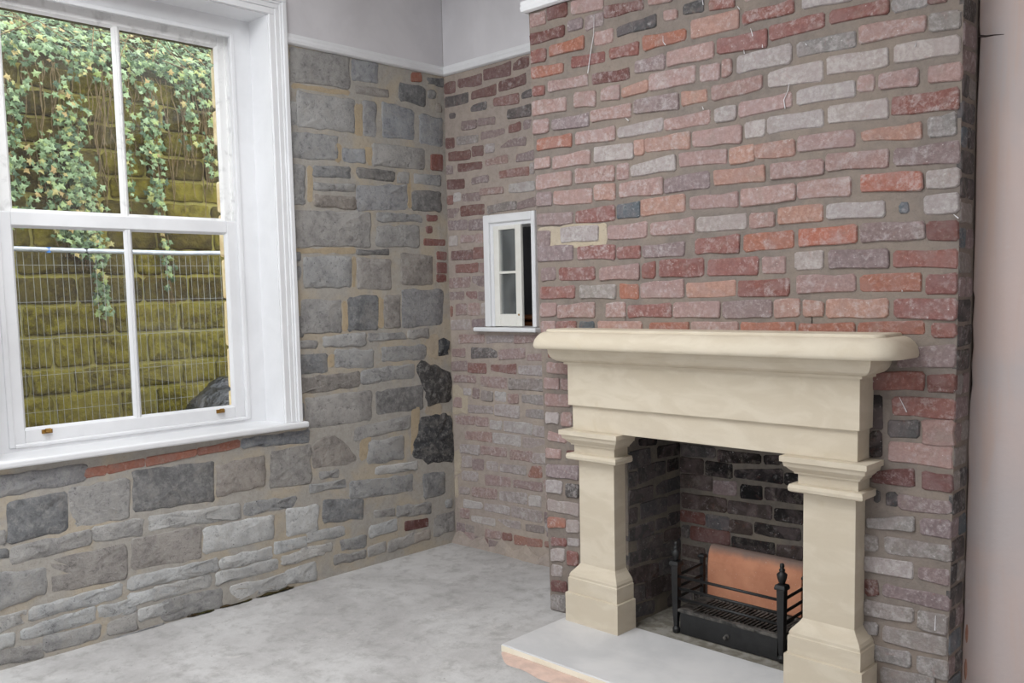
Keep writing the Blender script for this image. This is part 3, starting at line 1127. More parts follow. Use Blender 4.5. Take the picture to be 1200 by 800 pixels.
def vary(c, rnd, a=7):
    d, w = rnd.uniform(-a, a), rnd.uniform(-a, a) * .25
    return tuple(max(4, min(250, v + d + k * w)) for v, k in zip(c, (1, 0, -1)))


def brick_piece(cls, pts, fn, rnd, parent, h0=.004, h1=.008, seg=.085, grow=.0025, dull=0.0):
    c, w = CLS[cls[0]]
    c = tuple(v + (k - v) * dull for v, k in zip(c, (150, 138, 134)))
    if len(cls) > 1:
        w = int(cls[1]) / 10.0 * .9
    col = lin(vary(c, rnd))
    return piece('brick', pts, fn, rnd, M['brick'], parent, (col[0], col[1], col[2], max(0.0, w + rnd.uniform(-.06, .06))),
                 rnd.uniform(h0, h1), seg=seg, grow=grow)


def patch_piece(cls, pts, fn, rnd, parent):
    return piece('mortar_patch', pts, fn, rnd, M['mortar_pale' if cls == 'L' else 'mortar_tan'], parent, (1, 1, 1, 1), .0016, seg=.05, jit=.008, rr=.012, inset=.0015, grow=0)


def overlaps(b, boxes, m):
    return any(b[0] < q[1] + m and b[1] > q[0] - m and b[2] < q[3] + m and b[3] > q[2] - m for q in boxes)


def bbox(pts):
    return (min(p[0] for p in pts), max(p[0] for p in pts), min(p[1] for p in pts), max(p[1] for p in pts))


def fill(boxes, u0, u1, v0, v1, ch, gap, lens, rnd, m, limit, avoid=()):
    """courses for the stretches of wall that no traced piece covers"""
    res = []
    v = v0
    while v + ch <= v1 + 1e-6:
        u = u0 - rnd.uniform(0, lens[0] * .5)
        while u < u1:
            L = rnd.choice(lens)
            b = (max(u, u0), min(u + L, u1), v, v + ch - gap)
            if b[1] - b[0] > .05 and not overlaps(b, boxes, m) and not overlaps(b, avoid, 0):
                if len(res) < limit:
                    res.append([(b[0], b[3]), (b[1], b[3]), (b[1], b[2]), (b[0], b[2])])
            u += L + gap
        v += ch
    return res


# ------------------------------------------------------------------ the room
AX, BX, DY = 1.212, 3.08, 0.5185            # chimney breast: left, right, projection
CEIL = 3.42
WY0, WY1, WZ0, WZ1 = -2.526, -1.164, 0.845, 2.947    # big window opening in the stone wall

fl = MB().box(-0.45, 6.2, -6.6, 0.25, -0.15, 0.0).obj('floor', M['floor'])
setprops(fl, 'pale grey dusty concrete floor of the bare room', 'floor', kind='structure')
ce = MB().box(-0.45, 6.2, -6.6, 0.25, CEIL, CEIL + .12).obj('ceiling', M['ceiling'])
setprops(ce, 'plain white plastered ceiling above the bare room', 'ceiling', kind='structure')

# --- window wall
wl = MB()
wl.box(-.45, 0, -6.6, WY0, 0, CEIL).box(-.45, 0, WY1, 0.25, 0, CEIL).box(-.45, 0, WY0, WY1, 0, WZ0).box(-.45, 0, WY0, WY1, WZ1, CEIL)
wall_left = wl.obj('wall_left', M['mortar_s'])
setprops(wall_left, 'bare grey rubble stone wall around the white sash window', 'wall', kind='structure')
fnS = lambda u, v, h: (h, u, v)
rs = random.Random(21)
boxesS = []
for cls, pts in DATA['S']:
    pts = [(min(p[0], -.004), max(p[1], .004)) for p in pts]
    if cls in 'LT':
        patch_piece(cls, pts, fnS, rs, wall_left)
        continue
    if cls == 'M':
        piece('soil_pocket', pts, fnS, rs, M['soil'], wall_left, (1, 1, 1, 1), .012, seg=.04, jit=.012, rr=.01, inset=.006, rough=.012)
        continue
    boxesS.append(bbox(pts))
    if cls[0] in 'rom':
        brick_piece(cls, pts, fnS, rs, wall_left, .003, .007)
        continue
    b = boxesS[-1]
    c = lin(vary(STONE_CLS[cls], rs, 9))
    big = (b[1] - b[0]) * (b[3] - b[2]) > .012
    piece('stone', pts, fnS, rs, M['stone'], wall_left, c, rs.uniform(.001, .005), seg=.05 if big else .07, jit=.007 if cls != 'K' else .012,
          rr=.012 if big else .008, inset=.007, rough=.006 if cls != 'K' else .016, grow=.006)
winbox = [(WY0 - .12, WY1 + .12, WZ0 - .06, 3.2)]
for pts in fill(boxesS, -3.3, -.02, .01, 2.80, .115, .02, (.16, .22, .3, .12), rs, .010, 70, winbox) + \
        fill(boxesS, -2.7, -.02, .01, 2.80, .07, .014, (.07, .12, .1), rs, .012, 60, winbox):
    boxesS.append(bbox(pts))
    c = lin(vary(STONE_CLS[rs.choice('GGGBNW')], rs, 9))
    piece('stone', pts, fnS, rs, M['stone'], wall_left, c, rs.uniform(.004, .009), seg=.1, jit=.006, rr=.014, inset=.008, rough=.006)
pl = MB()
pl.box(0, .010, -6.6, WY0, 2.82, CEIL).box(0, .010, WY1, -.012, 2.82, CEIL).box(0, .010, WY0, WY1, WZ1, CEIL)
pl.obj('plaster', M['plaster'], wall_left)
# outer quoin stones of the window jambs, lintel and sill
z = .62
while z < 2.84:
    hq = rs.uniform(.17, .27)
    for (ya, yb, s) in ((-1.25, -1.164, 1), (-2.526, -2.44, -1)):
        dy = rs.uniform(-.012, .012)
        q = MB().box(-.45 + rs.uniform(-.01, .01), -.292, ya + (dy if s > 0 else 0), yb + (dy if s < 0 else 0), max(z, .80), min(z + hq - .012, 2.843))
        if z + hq > .84:
            q.obj('quoin_stone', M['sand_ext'], wall_left, bevel=.014)
    z += hq
MB().box(-.47, -.292, -2.526, -1.164, 2.845, 2.95).obj('lintel_stone', M['lintel'], wall_left, bevel=.01)
MB().box(-.50, -.292, -2.5, -1.19, .78, .868).obj('sill_stone', M['sand_ext'], wall_left, bevel=.01)

# --- alcove wall with the small window
HX0, HX1, HZ0, HZ1 = .352, .708, 1.33, 1.945
wb = MB()
wb.box(0, HX0, 0, .25, 0, CEIL).box(HX1, 3.3, 0, .25, 0, CEIL).box(HX0, HX1, 0, .25, 0, HZ0).box(HX0, HX1, 0, .25, HZ1, CEIL)
wall_back = wb.obj('wall_back', M['mortar_a'])
setprops(wall_back, 'narrow red and whitewashed brick alcove wall with the small window', 'wall', kind='structure')
fnA = lambda u, v, h: (u, -h, v)
ra = random.Random(33)
boxesA = []
for cls, pts in DATA['A']:
    pts = [(max(p[0], .004), max(p[1], .004)) for p in pts]
    if cls == 'L':
        patch_piece(cls, pts, fnA, ra, wall_back)
        continue
    boxesA.append(bbox(pts))
    brick_piece(cls, pts, fnA, ra, wall_back, .001, .006, dull=.3)
for pts in fill(boxesA, .01, 1.19, .015, 2.80, .075, .012, (.2, .1, .2), ra, .008, 76, [(.30, .76, 1.29, 1.99)]) + \
        fill(boxesA, .01, .9, .015, 2.80, .06, .01, (.07, .1), ra, .009, 40, [(.30, .76, 1.29, 1.99)]):
    boxesA.append(bbox(pts))
    brick_piece(ra.choice('qqpgm'), pts, fnA, ra, wall_back, .001, .005, dull=.3)
MB().box(0.012, 1.19, -.012, 0, 2.82, CEIL).obj('plaster', M['plaster'], wall_back)
# rough mortar fillet where the alcove wall meets the floor
mf = MB()
rr_ = []
for i in range(25):
    x = .0 + i * .05
    hgt, dp = .055 + .03 * math.sin(i * 1.7) + ra.uniform(-.012, .012), .02 + ra.uniform(0, .016)
    rr_.append([(x, 0, 0), (x, -dp, 0), (x, -dp * .7, hgt * .5), (x, -.004, hgt), (x, 0, hgt)])
mf.rings(rr_)
mf.obj('mortar_fillet', M['mortar_a'], wall_back)

# --- chimney breast
OX0, OX1, OZ, FBY = 1.715, 2.577, .93, -.105


def leftx(z):
    return 1.250 - .0255 * z


cb = MB()


def prism(mb, poly, y0, y1):
    mb.rings([[(x, y0, z) for x, z in poly], [(x, y1, z) for x, z in poly]])


prism(cb, [(leftx(0), 0), (OX0, 0), (OX0, CEIL), (leftx(CEIL), CEIL)], -DY, 0)
prism(cb, [(OX1, 0), (3.074, 0), (3.084, 1.4), (BX, CEIL), (OX1, CEIL)], -DY, 0)
cb.box(OX0, OX1, -DY, -DY + .12, OZ, CEIL)
cb.box(OX0, OX1, FBY, 0, 0, CEIL)
cb.box(OX0, OX1, -DY + .12, FBY, 1.5, CEIL)
chim = fix_normals(cb.obj('wall_chimney', M['mortar_c']))
setprops(chim, 'red brick chimney breast projecting behind the stone fireplace', 'chimney breast', kind='structure')
fnC = lambda u, v, h: (u, -DY - h, v)
rc = random.Random(45)
boxesC = []
for cls, pts in DATA['C']:
    pts = [(min(max(p[0], leftx(p[1]) + .003), BX + .001), max(p[1], .004)) for p in pts]
    if cls == 'L':
        patch_piece(cls, pts, fnC, rc, chim)
        continue
    boxesC.append(bbox(pts))
    brick_piece(cls, pts, fnC, rc, chim, .004, .009)
fire = [(1.45, 2.84, 0, 1.40), (OX0 - .01, OX1 + .01, 0, OZ)]
for pts in fill(boxesC, 1.26, 3.06, .02, 1.36, .08, .012, (.215, .105, .215), rc, .006, 40, fire) + \
        fill(boxesC, 1.22, 3.07, 1.36, 2.83, .078, .012, (.215, .105, .06), rc, .006, 30) + \
        fill(boxesC, 1.22, 3.07, 1.36, 2.83, .06, .01, (.07, .1), rc, .006, 20):
    boxesC.append(bbox(pts))
    brick_piece(rc.choice('qpprs'), pts, fnC, rc, chim, .003, .007)
for dpts in [[(1.572, 2.719), (1.567, 2.634), (1.549, 2.561), (1.532, 2.478)], [(1.929, 2.556), (1.929, 2.532), (1.941, 2.516)], [(2.326, 2.501), (2.335, 2.471)], [(2.297, 2.427), (2.3, 2.414)], [(2.375, 2.433), (2.376, 2.421)], [(2.27, 2.595), (2.279, 2.582)], [(2.484, 2.273), (2.479, 2.247), (2.463, 2.215), (2.468, 2.183)], [(1.734, 2.257), (1.751, 2.242)], [(2.546, 2.402), (2.552, 2.394)], [(2.939, 2.326), (2.935, 2.314)], [(3.068, 1.751), (3.083, 1.738)], [(2.113, 2.246), (2.118, 2.233)], [(2.904, 1.508), (2.906, 1.502)], [(2.115, 2.656), (2.119, 2.635)], [(3.035, 0.392), (3.034, 0.339)], [(2.901, 1.137), (2.927, 1.087)]]:
    MB().path([(x, -DY - .009, z) for x, z in dpts], [.0009 + .0013 * k / (len(dpts) - 1) for k in range(len(dpts))], 5).obj('paint_drip', M['plaster'], chim)
# right return of the chimney breast: one stretch of brick ends per course
fnB = lambda u, v, h: ((3.074 + .010 * v / 1.4 if v < 1.4 else 3.084 - .004 * (v - 1.4) / 2.02) + h, u, v)
z = .015
k = 0
while z < 2.8:
    hh = .066 + rc.uniform(-.005, .004)
    if k % 2:
        segs = ((-.515, -.40),)
    else:
        segs = ((-.515, -.462), (-.452, -.388))
    for a, b in segs:
        brick_piece(rc.choice(['g2', 'd', 'q', 'd3', 'D']), [(a, z + hh), (b, z + hh), (b, z), (a, z)], fnB, rc, chim, .002, .006)
    z += .0815
    k += 1
# firebox lining
rf = random.Random(51)
fnF = lambda u, v, h: (u, FBY - h, v)
fnL = lambda u, v, h: (OX0 + h, u, v)
bF, bL = [], []
fb_back = MB().box(OX0, OX1, FBY - .004, FBY, .03, 1.45).obj('firebox_back', M['mortar_f'], chim)
fb_l = MB().box(OX0, OX0 + .004, -DY + .0, FBY, .03, 1.45).obj('firebox_cheek', M['mortar_f'], chim)
fb_r = MB().box(OX1 - .004, OX1, -DY + .0, FBY, .03, 1.45).obj('firebox_cheek', M['mortar_f'], chim)
for cls, pts in DATA['F']:
    pts = [(min(max(p[0], OX0 + .006), OX1 - .006), max(p[1], .03)) for p in pts]
    bF.append(bbox(pts))
    brick_piece(cls, pts, fnF, rf, fb_back, .006, .010, grow=.005)
for pts in fill(bF, OX0 + .008, OX1 - .008, .035, 1.42, .074, .012, (.215, .105, .215), rf, .006, 70):
    bF.append(bbox(pts))
    brick_piece(rf.choice('kkde'), pts, fnF, rf, fb_back, .006, .010)
for cls, pts in DATA['L']:
    pts = [(min(max(p[0], -DY + .004), FBY - .006), max(p[1], .03)) for p in pts]
    bL.append(bbox(pts))
    brick_piece(cls, pts, fnL, rf, fb_l, .005, .009, grow=.005)
for pts in fill(bL, -DY + .006, FBY - .012, .035, 1.42, .074, .012, (.215, .105), rf, .006, 40):
    bL.append(bbox(pts))
    brick_piece(rf.choice('kd'), pts, fnL, rf, fb_l, .005, .009)
fnR = lambda u, v, h: (OX1 - h, -u, v)
for pts in fill([], .115, DY - .006, .035, 1.42, .074, .012, (.215, .105), rf, .006, 60):
    brick_piece(rf.choice('kd'), pts, fnR, rf, fb_r, .005, .009)
MB().box(OX0, OX1, -DY, FBY, 0, .03).obj('firebox_floor', M['ash'], chim)
MB().box(leftx(3.1) + .0, BX, -DY - .012, -DY, 2.83, CEIL).obj('plaster', M['plaster'], chim)

# --- pink plastered wall right of the chimney breast, with its ragged edge
edge = [(3.084, CEIL), (3.084, 2.57), (3.084, 2.461), (3.084, 2.378), (3.088, 2.336), (3.085, 2.197), (3.082, 2.1), (3.083, 1.914), (3.084, 1.76),
        (3.084, 1.617), (3.082, 1.501), (3.088, 1.478), (3.083, 1.385), (3.088, 1.306), (3.083, 1.253), (3.087, 1.18), (3.080, 1.12),
        (3.077, .971), (3.081, .852), (3.078, .731), (3.079, .61), (3.076, .548), (3.077, .364), (3.073, .239), (3.071, .113), (3.070, 0)]
pk = MB()
edge = [(x + .003, z) for x, z in edge]
pk.rings([[(x + .004, -.30, z) for x, z in edge] + [(6.2, -.30, 0), (6.2, -.30, CEIL)],
          [(x, -.377, z) for x, z in edge] + [(6.2, -.381, 0), (6.2, -.381, CEIL)],
          [(x + .004, -.381, z) for x, z in edge] + [(6.2, -.381, 0), (6.2, -.381, CEIL)]])
pink = fix_normals(pk.obj('wall_right', M['pink']))
setprops(pink, 'freshly skimmed pale pink plaster wall right of the brick chimney breast', 'wall', kind='structure')
ck = MB().path([(3.088, -.383, 2.343), (3.11, -.382, 2.338), (3.135, -.382, 2.337), (3.165, -.382, 2.333)], [.004, .003, .002, .001])
ck.obj('crack', mat_plain('crack', (86, 76, 74), (70, 62, 60), 30, 1, 0), pink)
rust = mat_plain('rust_stain', (178, 136, 118), (164, 120, 102), 30, .9, .1)
for x, z, a, b in ((3.091, .30, .005, .035), (3.090, .17, .005, .04), (3.088, .07, .006, .035)):
    mb = MB()
    mb.rings([[(x + a * s * math.cos(i * math.pi / 6), -.381 - d, z + b * s * math.sin(i * math.pi / 6)) for i in range(12)]
              for s, d in ((1, 0), (.7, .0015), (.2, .002))])
    mb.obj('rust_stain', rust, pink)

# rest of the room, behind the viewer
wr = MB().box(0, 6.2, -6.6, -6.4, 0, CEIL).obj('wall_front', M['roomwall'])
setprops(wr, 'plain plastered wall at the far end of the room', 'wall', kind='structure')
wr = MB().box(6.0, 6.2, -6.4, -.30, 0, CEIL).obj('wall_side', M['roomwall'])
setprops(wr, 'plain plastered long wall opposite the sash window', 'wall', kind='structure')


# ------------------------------------------------------------------ picture rail
def rail(name, p0, p1, nrm, label, ext0=0.0, ext1=0.0):
    """moulded rail between two wall points, mitred by ext at its ends"""
    p0, p1, nrm = Vector(p0), Vector(p1), Vector(nrm)
    d = (p1 - p0).normalized()
    prof = [(0, 2.812), (.010, 2.812), (.022, 2.818), (.026, 2.832), (.022, 2.845), (.024, 2.852), (.024, 2.862), (0, 2.862)]
    mb = MB()
    mb.rings([[p0 - d * (ext0 * o / .026) + nrm * o + Vector((0, 0, z)) for o, z in prof],
              [p1 + d * (ext1 * o / .026) + nrm * o + Vector((0, 0, z)) for o, z in prof]])
    o = fix_normals(mb.obj(name, M['paint']))
    return setprops(o, label, 'picture rail', kind='structure')


rail('trim_1', (0, -1.075, 0), (0, 0, 0), (1, 0, 0), 'white picture rail between sash window and room corner', 0, -.026)
rail('trim_2', (0, 0, 0), (leftx(2.83), 0, 0), (0, -1, 0), 'white picture rail across the top of the brick alcove', -.026, -.026)
rail('trim_3', (leftx(2.83), 0, 0), (leftx(2.83), -DY - .008, 0), (-1, 0, 0), 'short white picture rail on the chimney breast left return', -.026, .026)
rail('trim_4', (leftx(2.83), -DY - .008, 0), (BX + .002, -DY - .008, 0), (0, -1, 0), 'white picture rail end above the brick chimney breast face', .026, .026)

# ------------------------------------------------------------------ big sash window
win = empty('window_1', (0, -1.845, .845))
setprops(win, 'tall white painted timber sash window with four panes in the stone wall', 'window', kind='structure')
IY0, IY1, IZ1 = -2.516, -1.174, 2.937
# jamb linings, soffit, window board
MB().box(-.29, .002, IY1, WY1 + .001, .86, 2.946).obj('jamb_lining', M['paint'], win)
MB().box(-.29, .002, WY0 - .001, IY0, .86, 2.946).obj('jamb_lining', M['paint'], win)
MB().box(-.29, .002, IY0, IY1, IZ1, 2.946).obj('soffit_lining', M['paint'], win)
MB().box(-.30, .050, -2.635, -1.052, .846, .878).obj('window_board', M['paint'], win, bevel=.010, seg=3)
# architrave: three stepped bands each side, mitred into the head
for nm, ya, s in (('architrave', IY1, 1), ('architrave', IY0, -1)):
    mb = MB()
    for w0, w1, t in ((.004, .034, .014), (.034, .058, .020), (.058, .070, .025), (.070, .094, .034)):
        mb.box(0, t, *sorted((ya + s * w0, ya + s * w1)), .878, IZ1 + w0)
    mb.obj(nm, M['paint'], win, bevel=.003)
mb = MB()
for w0, w1, t in ((.004, .034, .014), (.034, .058, .020), (.058, .070, .025), (.070, .094, .034)):
    mb.box(0, t, IY0 - w1, IY1 + w1, IZ1 + w0, IZ1 + w1)
mb.obj('architrave', M['paint'], win, bevel=.003)
# box frame faces and beads
MB().box(-.30, -.175, -1.268, IY1 + .004, .876, IZ1 + .004).obj('box_frame', M['paint'], win)
MB().box(-.30, -.175, IY0 - .004, -2.422, .876, IZ1 + .004).obj('box_frame', M['paint'], win)
MB().box(-.30, -.175, -2.422, -1.268, 2.862, IZ1 + .004).obj('box_frame', M['paint'], win)
MB().box(-.30, -.175, -2.422, -1.268, .874, .896).obj('box_frame', M['paint'], win)
for (ya, yb, za, zb) in ((-1.288, -1.264, .896, 2.862), (-2.426, -2.402, .896, 2.862), (-2.402, -1.288, .893, .911), (-2.402, -1.288, 2.842, 2.866)):
    MB().box(-.192, -.168, ya, yb, za, zb).obj('stop_bead', M['paint'], win, bevel=.005)
MB().box(-.245, -.232, -1.283, -1.262, 1.9, 2.862).obj('parting_bead', M['paint_old'], win)
MB().box(-.245, -.232, -2.428, -2.407, 1.9, 2.862).obj('parting_bead', M['paint_old'], win)


def sash(name, x0, x1, y0, y1, z0, z1, gy0, gy1, gz0, gz1, bar, label, mat):
    mb = MB()
    mb.box(x0, x1, y0, gy0, z0, z1).box(x0, x1, gy1, y1, z0, z1).box(x0, x1, gy0, gy1, z0, gz0).box(x0, x1, gy0, gy1, gz1, z1)
    o = mb.obj(name, mat, win, bevel=.004)
    setprops(o, label)
    b = MB()
    xm = (x0 + x1) / 2
    b.rings([[(xm - .018, bar[0] + .008, z), (xm - .002, bar[0], z), (xm + .004, bar[0], z), (x1 - .003, bar[0] + .009, z),
              (x1 - .003, bar[1] - .009, z), (xm + .004, bar[1], z), (xm - .002, bar[1], z), (xm - .018, bar[1] - .008, z)] for z in (gz0, gz1)])
    fix_normals(b.obj('glazing_bar', mat, o))
    for a, c in ((gy0, bar[0] + .006), (bar[1] - .006, gy1)):
        MB().box(xm - .002, xm + .002, a - .004, c + .004, gz0 - .004, gz1 + .004).obj('pane', M['glass'], o)
    # putty / glazing chamfer
    for a, c in ((gy0, bar[0] + .004), (bar[1] - .004, gy1)):
        g = MB()
        for z, s in ((gz0, 1), (gz1, -1)):
            g.rings([[(xm + .003, yy, z - s * .002), (x1 - .002, yy, z - s * .002), (xm + .003, yy, z + s * .010)] for yy in (a, c)])
        for yy, s in ((a, 1), (c, -1)):
            g.rings([[(xm + .003, yy - s * .002, z), (x1 - .002, yy - s * .002, z), (xm + .003, yy + s * .010, z)] for z in (gz0, gz1)])
        fix_normals(g.obj('glazing_moulding', mat, o))
    return o


lower = sash('lower_sash', -.236, -.193, -2.412, -1.280, .903, 1.922, -2.352, -1.340, .967, 1.862, (-1.858, -1.829), 'inner bottom sash holding two panes', M['paint'])
upper = sash('upper_sash', -.286, -.244, -2.412, -1.258, 1.868, 2.875, -2.332, -1.322, 1.93, 2.808, (-1.842, -1.813), 'worn outer top sash holding two panes', M['paint_old'])
for yy in (-2.262, -1.425):
    mb = MB()
    mb.box(-.193, -.186, yy - .022, yy + .022, .944, .962)
    mb.rings([[(-.186, yy - .014, .948), (-.170, yy - .012, .952), (-.166, yy - .010, .962), (-.172, yy - .010, .968), (-.186, yy - .014, .960)],
              [(-.186, yy + .014, .948), (-.170, yy + .012, .952), (-.166, yy + .010, .962), (-.172, yy + .010, .968), (-.186, yy + .014, .960)]])
    fix_normals(mb.obj('sash_lift', M['brass'], lower))

# ------------------------------------------------------------------ small alcove window
w2 = empty('window_2', (.53, 0, 1.31))
setprops(w2, 'small white casement window left ajar in the brick alcove', 'window', kind='structure')
fr = MB()
fr.box(.325, .352 + .02, -.022, .02, 1.335, 1.972).box(.700, .730, -.022, .02, 1.335, 1.972).box(.372, .700, -.022, .02, 1.925, 1.972)
fr.obj('architrave', M['paint'], w2, bevel=.006)
MB().box(.352, .395, -.008, .16, 1.335, 1.945).obj('jamb_lining', M['paint'], w2, bevel=.003)
MB().box(.693, .708, -.008, .16, 1.335, 1.945).obj('jamb_lining', M['paint'], w2, bevel=.003)
MB().box(.395, .693, -.008, .16, 1.905, 1.945).obj('jamb_lining', M['paint'], w2, bevel=.003)
MB().box(.245, .742, -.045, .16, 1.307, 1.332).obj('window_board', M['paint'], w2, bevel=.008, seg=3)
ca = MB()
ca.box(.400, .442, -.012, .008, 1.338, 1.906).box(.570, .615, -.012, .008, 1.338, 1.906).box(.442, .570, -.012, .008, 1.338, 1.408).box(.442, .570, -.012, .008, 1.884, 1.906)
cas = ca.obj('casement', M['cream'], w2, bevel=.003)
MB().box(.442, .570, -.010, .006, 1.636, 1.650).obj('glazing_bar', M['cream'], cas, bevel=.002)
MB().box(.441, .571, .000, .004, 1.407, 1.638).obj('pane', M['glass_grey'], cas)
MB().box(.441, .571, .000, .004, 1.648, 1.885).obj('pane', M['glass_grey'], cas)
MB().lathe([(.0055, -.006), (.007, -.004), (.007, .0), (.004, .003)], 0, 0, 8).obj('knob', M['brass'], cas, loc=(0, 0, 0)).matrix_basis = \
    Matrix.Translation((.590, -.012, 1.404)) @ Matrix.Rotation(math.pi / 2, 4, 'X')
# the dim room beyond the little window
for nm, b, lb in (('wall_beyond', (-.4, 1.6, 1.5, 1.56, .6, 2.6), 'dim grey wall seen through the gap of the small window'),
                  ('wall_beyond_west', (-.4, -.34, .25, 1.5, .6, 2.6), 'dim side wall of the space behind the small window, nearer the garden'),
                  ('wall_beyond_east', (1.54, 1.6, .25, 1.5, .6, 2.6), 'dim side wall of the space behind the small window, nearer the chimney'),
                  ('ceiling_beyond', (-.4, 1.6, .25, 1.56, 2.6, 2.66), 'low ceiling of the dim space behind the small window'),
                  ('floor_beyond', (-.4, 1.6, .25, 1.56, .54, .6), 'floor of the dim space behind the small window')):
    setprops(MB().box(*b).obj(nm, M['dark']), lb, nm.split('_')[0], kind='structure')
cp = MB().box(-.335, -.05, .47, 1.43, .60, 1.345).box(-.335, -.03, .45, 1.45, 1.345, 1.372).obj('cupboard', M['wood'], bevel=.01)
dl = bpy.data.lights.new('fill_light_beyond', 'POINT')  # added fill light, lifts the gap of the small window from black
dl.energy, dl.shadow_soft_size = 16.0, .08
dlo = bpy.data.objects.new('fill_light_beyond', dl)
dlo.location = (.9, .9, 2.35)
COL.objects.link(dlo)
setprops(cp, 'brown wooden cupboard in the dim room behind the small window', 'cupboard')

# ------------------------------------------------------------------ stone fireplace surround
FX = 2.146
sur = empty('fireplace_surround', (FX, -DY - .05, .032))
setprops(sur, 'pale sandstone fireplace surround with pilasters and a moulded mantel shelf', 'fireplace')
HZ = .032


def round_rect(x0, x1, yf, yb, r, z, n=7):
    """plan loop: front corners rounded, back square against the wall"""
    pts = [(x0, yb, z)]
    for i in range(n + 1):
        a = math.pi + (math.pi / 2) * i / n
        pts.append((x0 + r + r * math.cos(a), yf + r + r * math.sin(a), z))
    for i in range(n + 1):
        a = 1.5 * math.pi + (math.pi / 2) * i / n
        pts.append((x1 - r + r * math.cos(a), yf + r + r * math.sin(a), z))
    pts.append((x1, yb, z))
    return pts


sh = MB()
rg = []
for ins, zz in ((.006, 1.277), (.001, 1.282), (0, 1.292), (.002, 1.303), (.008, 1.317), (.018, 1.330), (.031, 1.341), (.046, 1.348), (.056, 1.350), (.060, 1.350), (.061, 1.357), (.065, 1.361)):
    rg.append(round_rect(1.322 + ins, 2.965 - ins, -.748 + ins, -DY, max(.012, .10 - ins), zz))
sh.rings(rg)
shelf = sh.obj('mantel_shelf', M['sandstone'], sur, smooth=True)
em = shelf.modifiers.new('edges', 'EDGE_SPLIT')
em.split_angle = .7


def stepped(mb, x0, x1, yf, prof, yb=-DY):
    """prof: (overhang, z) - three-sided moulding loop lofted upward"""
    mb.rings([[(x0 - o, yb, z), (x0 - o, yf - o, z), (x1 + o, yf - o, z), (x1 + o, yb, z)] for o, z in prof])
    return mb


stepped(MB(), 1.480, 2.808, -.635, [(0, 1.205), (.012, 1.205), (.012, 1.214), (.018, 1.216), (.034, 1.221), (.046, 1.229), (.055, 1.240), (.061, 1.255), (.063, 1.277)]).obj(
    'bed_moulding', M['sandstone'], sur)
MB().box(1.480, 2.808, -.635, -DY, 1.022, 1.207).obj('frieze', M['sandstone'], sur, bevel=.002)
MB().box(1.494, 2.796, -.620, -DY, .910, 1.022).obj('lintel', M['sandstone'], sur, bevel=.002)
for x0, x1 in ((1.509, 1.7065), (2.5855, 2.783)):
    pil = MB().box(x0, x1, -.600, -DY, .285, .785).obj('pilaster', M['sandstone'], sur, bevel=.0015)
    stepped(MB(), x0, x1, -.600, [(0, .772), (.034, .776), (.040, .781), (.042, .792), (.038, .804), (.014, .806), (.014, .842), (.024, .843), (.026, .850),
                                  (.034, .856), (.042, .864), (.046, .870), (.052, .871), (.056, .888), (.064, .890), (.064, .910)]).obj('capital', M['sandstone'], pil)
    stepped(MB(), x0, x1, -.600, [(.050, HZ), (.050, .164), (.040, .166), (.040, .232), (.036, .236), (.036, .246), (.030, .258), (.018, .272), (.008, .284), (.0, .297)]).obj(
        'base', M['sandstone'], pil)

# hearth slab: dusty top, clean cut edges
hs = MB()
rg = []
for ins, zz in ((0, 0.0), (0, .027), (.004, .032)):
    rg.append([(1.428 + ins, -.519, zz), (1.436 + ins, -1.046 + ins, zz), (2.866 - ins, -1.046 + ins, zz), (2.866 - ins, -.519, zz)])
hs.rings(rg)
hearth = hs.obj('hearth_slab', [M['hearth_side'], M['hearth_top']])
for p in hearth.data.polygons:
    p.material_index = 1 if p.normal.z > .5 else 0
setprops(hearth, 'flat pale grey stone hearth slab under the fireplace pilasters', 'hearth')

# pink mortar smeared along the slab's front edge
mp = MB()
rg = []
rm = random.Random(3)
prev = None
xs = [1.44 + i * .06 for i in range(24)]
for i, x in enumerate(xs):
    e = min(1, (i + .25) / 2.0)
    w = (.11 + rm.uniform(-.012, .018)) * e
    hh = .007 * e
    rg.append([(x, -1.044, 0), (x, -1.044, hh), (x, -1.044 - w * .35, hh * .9), (x + rm.uniform(-.01, .01), -1.044 - w * .75, hh * .5), (x, -1.044 - w, 0)])
mp.rings(rg)
mo = fix_normals(mp.obj('mortar_bed', M['mortar_pink'], smooth=False))
sd = mo.modifiers.new('sub', 'SUBSURF')
sd.levels = sd.render_levels = 2
setprops(mo, 'pinkish mortar smeared on the floor along the hearth slab front', 'mortar')

# ------------------------------------------------------------------ fire basket
gr = empty('fire_grate', (2.17, -.34, .03))
setprops(gr, 'black cast iron dog grate with urn finials standing in the firebox', 'fire grate')
GX0, GX1, GY, GB = 1.922, 2.421, -.445, -.235
for gx in (GX0, GX1):
    mb = MB()
    mb.lathe([(.011, .030), (.017, .034), (.018, .050), (.011, .062)], gx, GY, 8)
    mb.lathe([(.009, .060), (.0135, .14), (.0165, .33)], gx, GY, sq=True)
    mb.lathe([(.0225, .330), (.0235, .338), (.0205, .350), (.012, .353)], gx, GY, sq=True)
    post = mb.obj('front_post', M['iron'], gr, bevel=.002)
    MB().lathe([(.008, .352), (.013, .358), (.019, .378), (.021, .392), (.016, .397), (.010, .401), (.012, .407), (.012, .412), (.007, .416), (.0095, .424), (.008, .434), (.003, .437)],
               gx, GY, 12).obj('finial', M['iron'], post, smooth=True)
    mb = MB()
    mb.lathe([(.010, .03), (.010, .318)], gx, GB, sq=True)
    mb.lathe([(.016, .318), (.017, .326), (.012, .334)], gx, GB, sq=True)
    mb.obj('back_post', M['iron'], gr, bevel=.002)
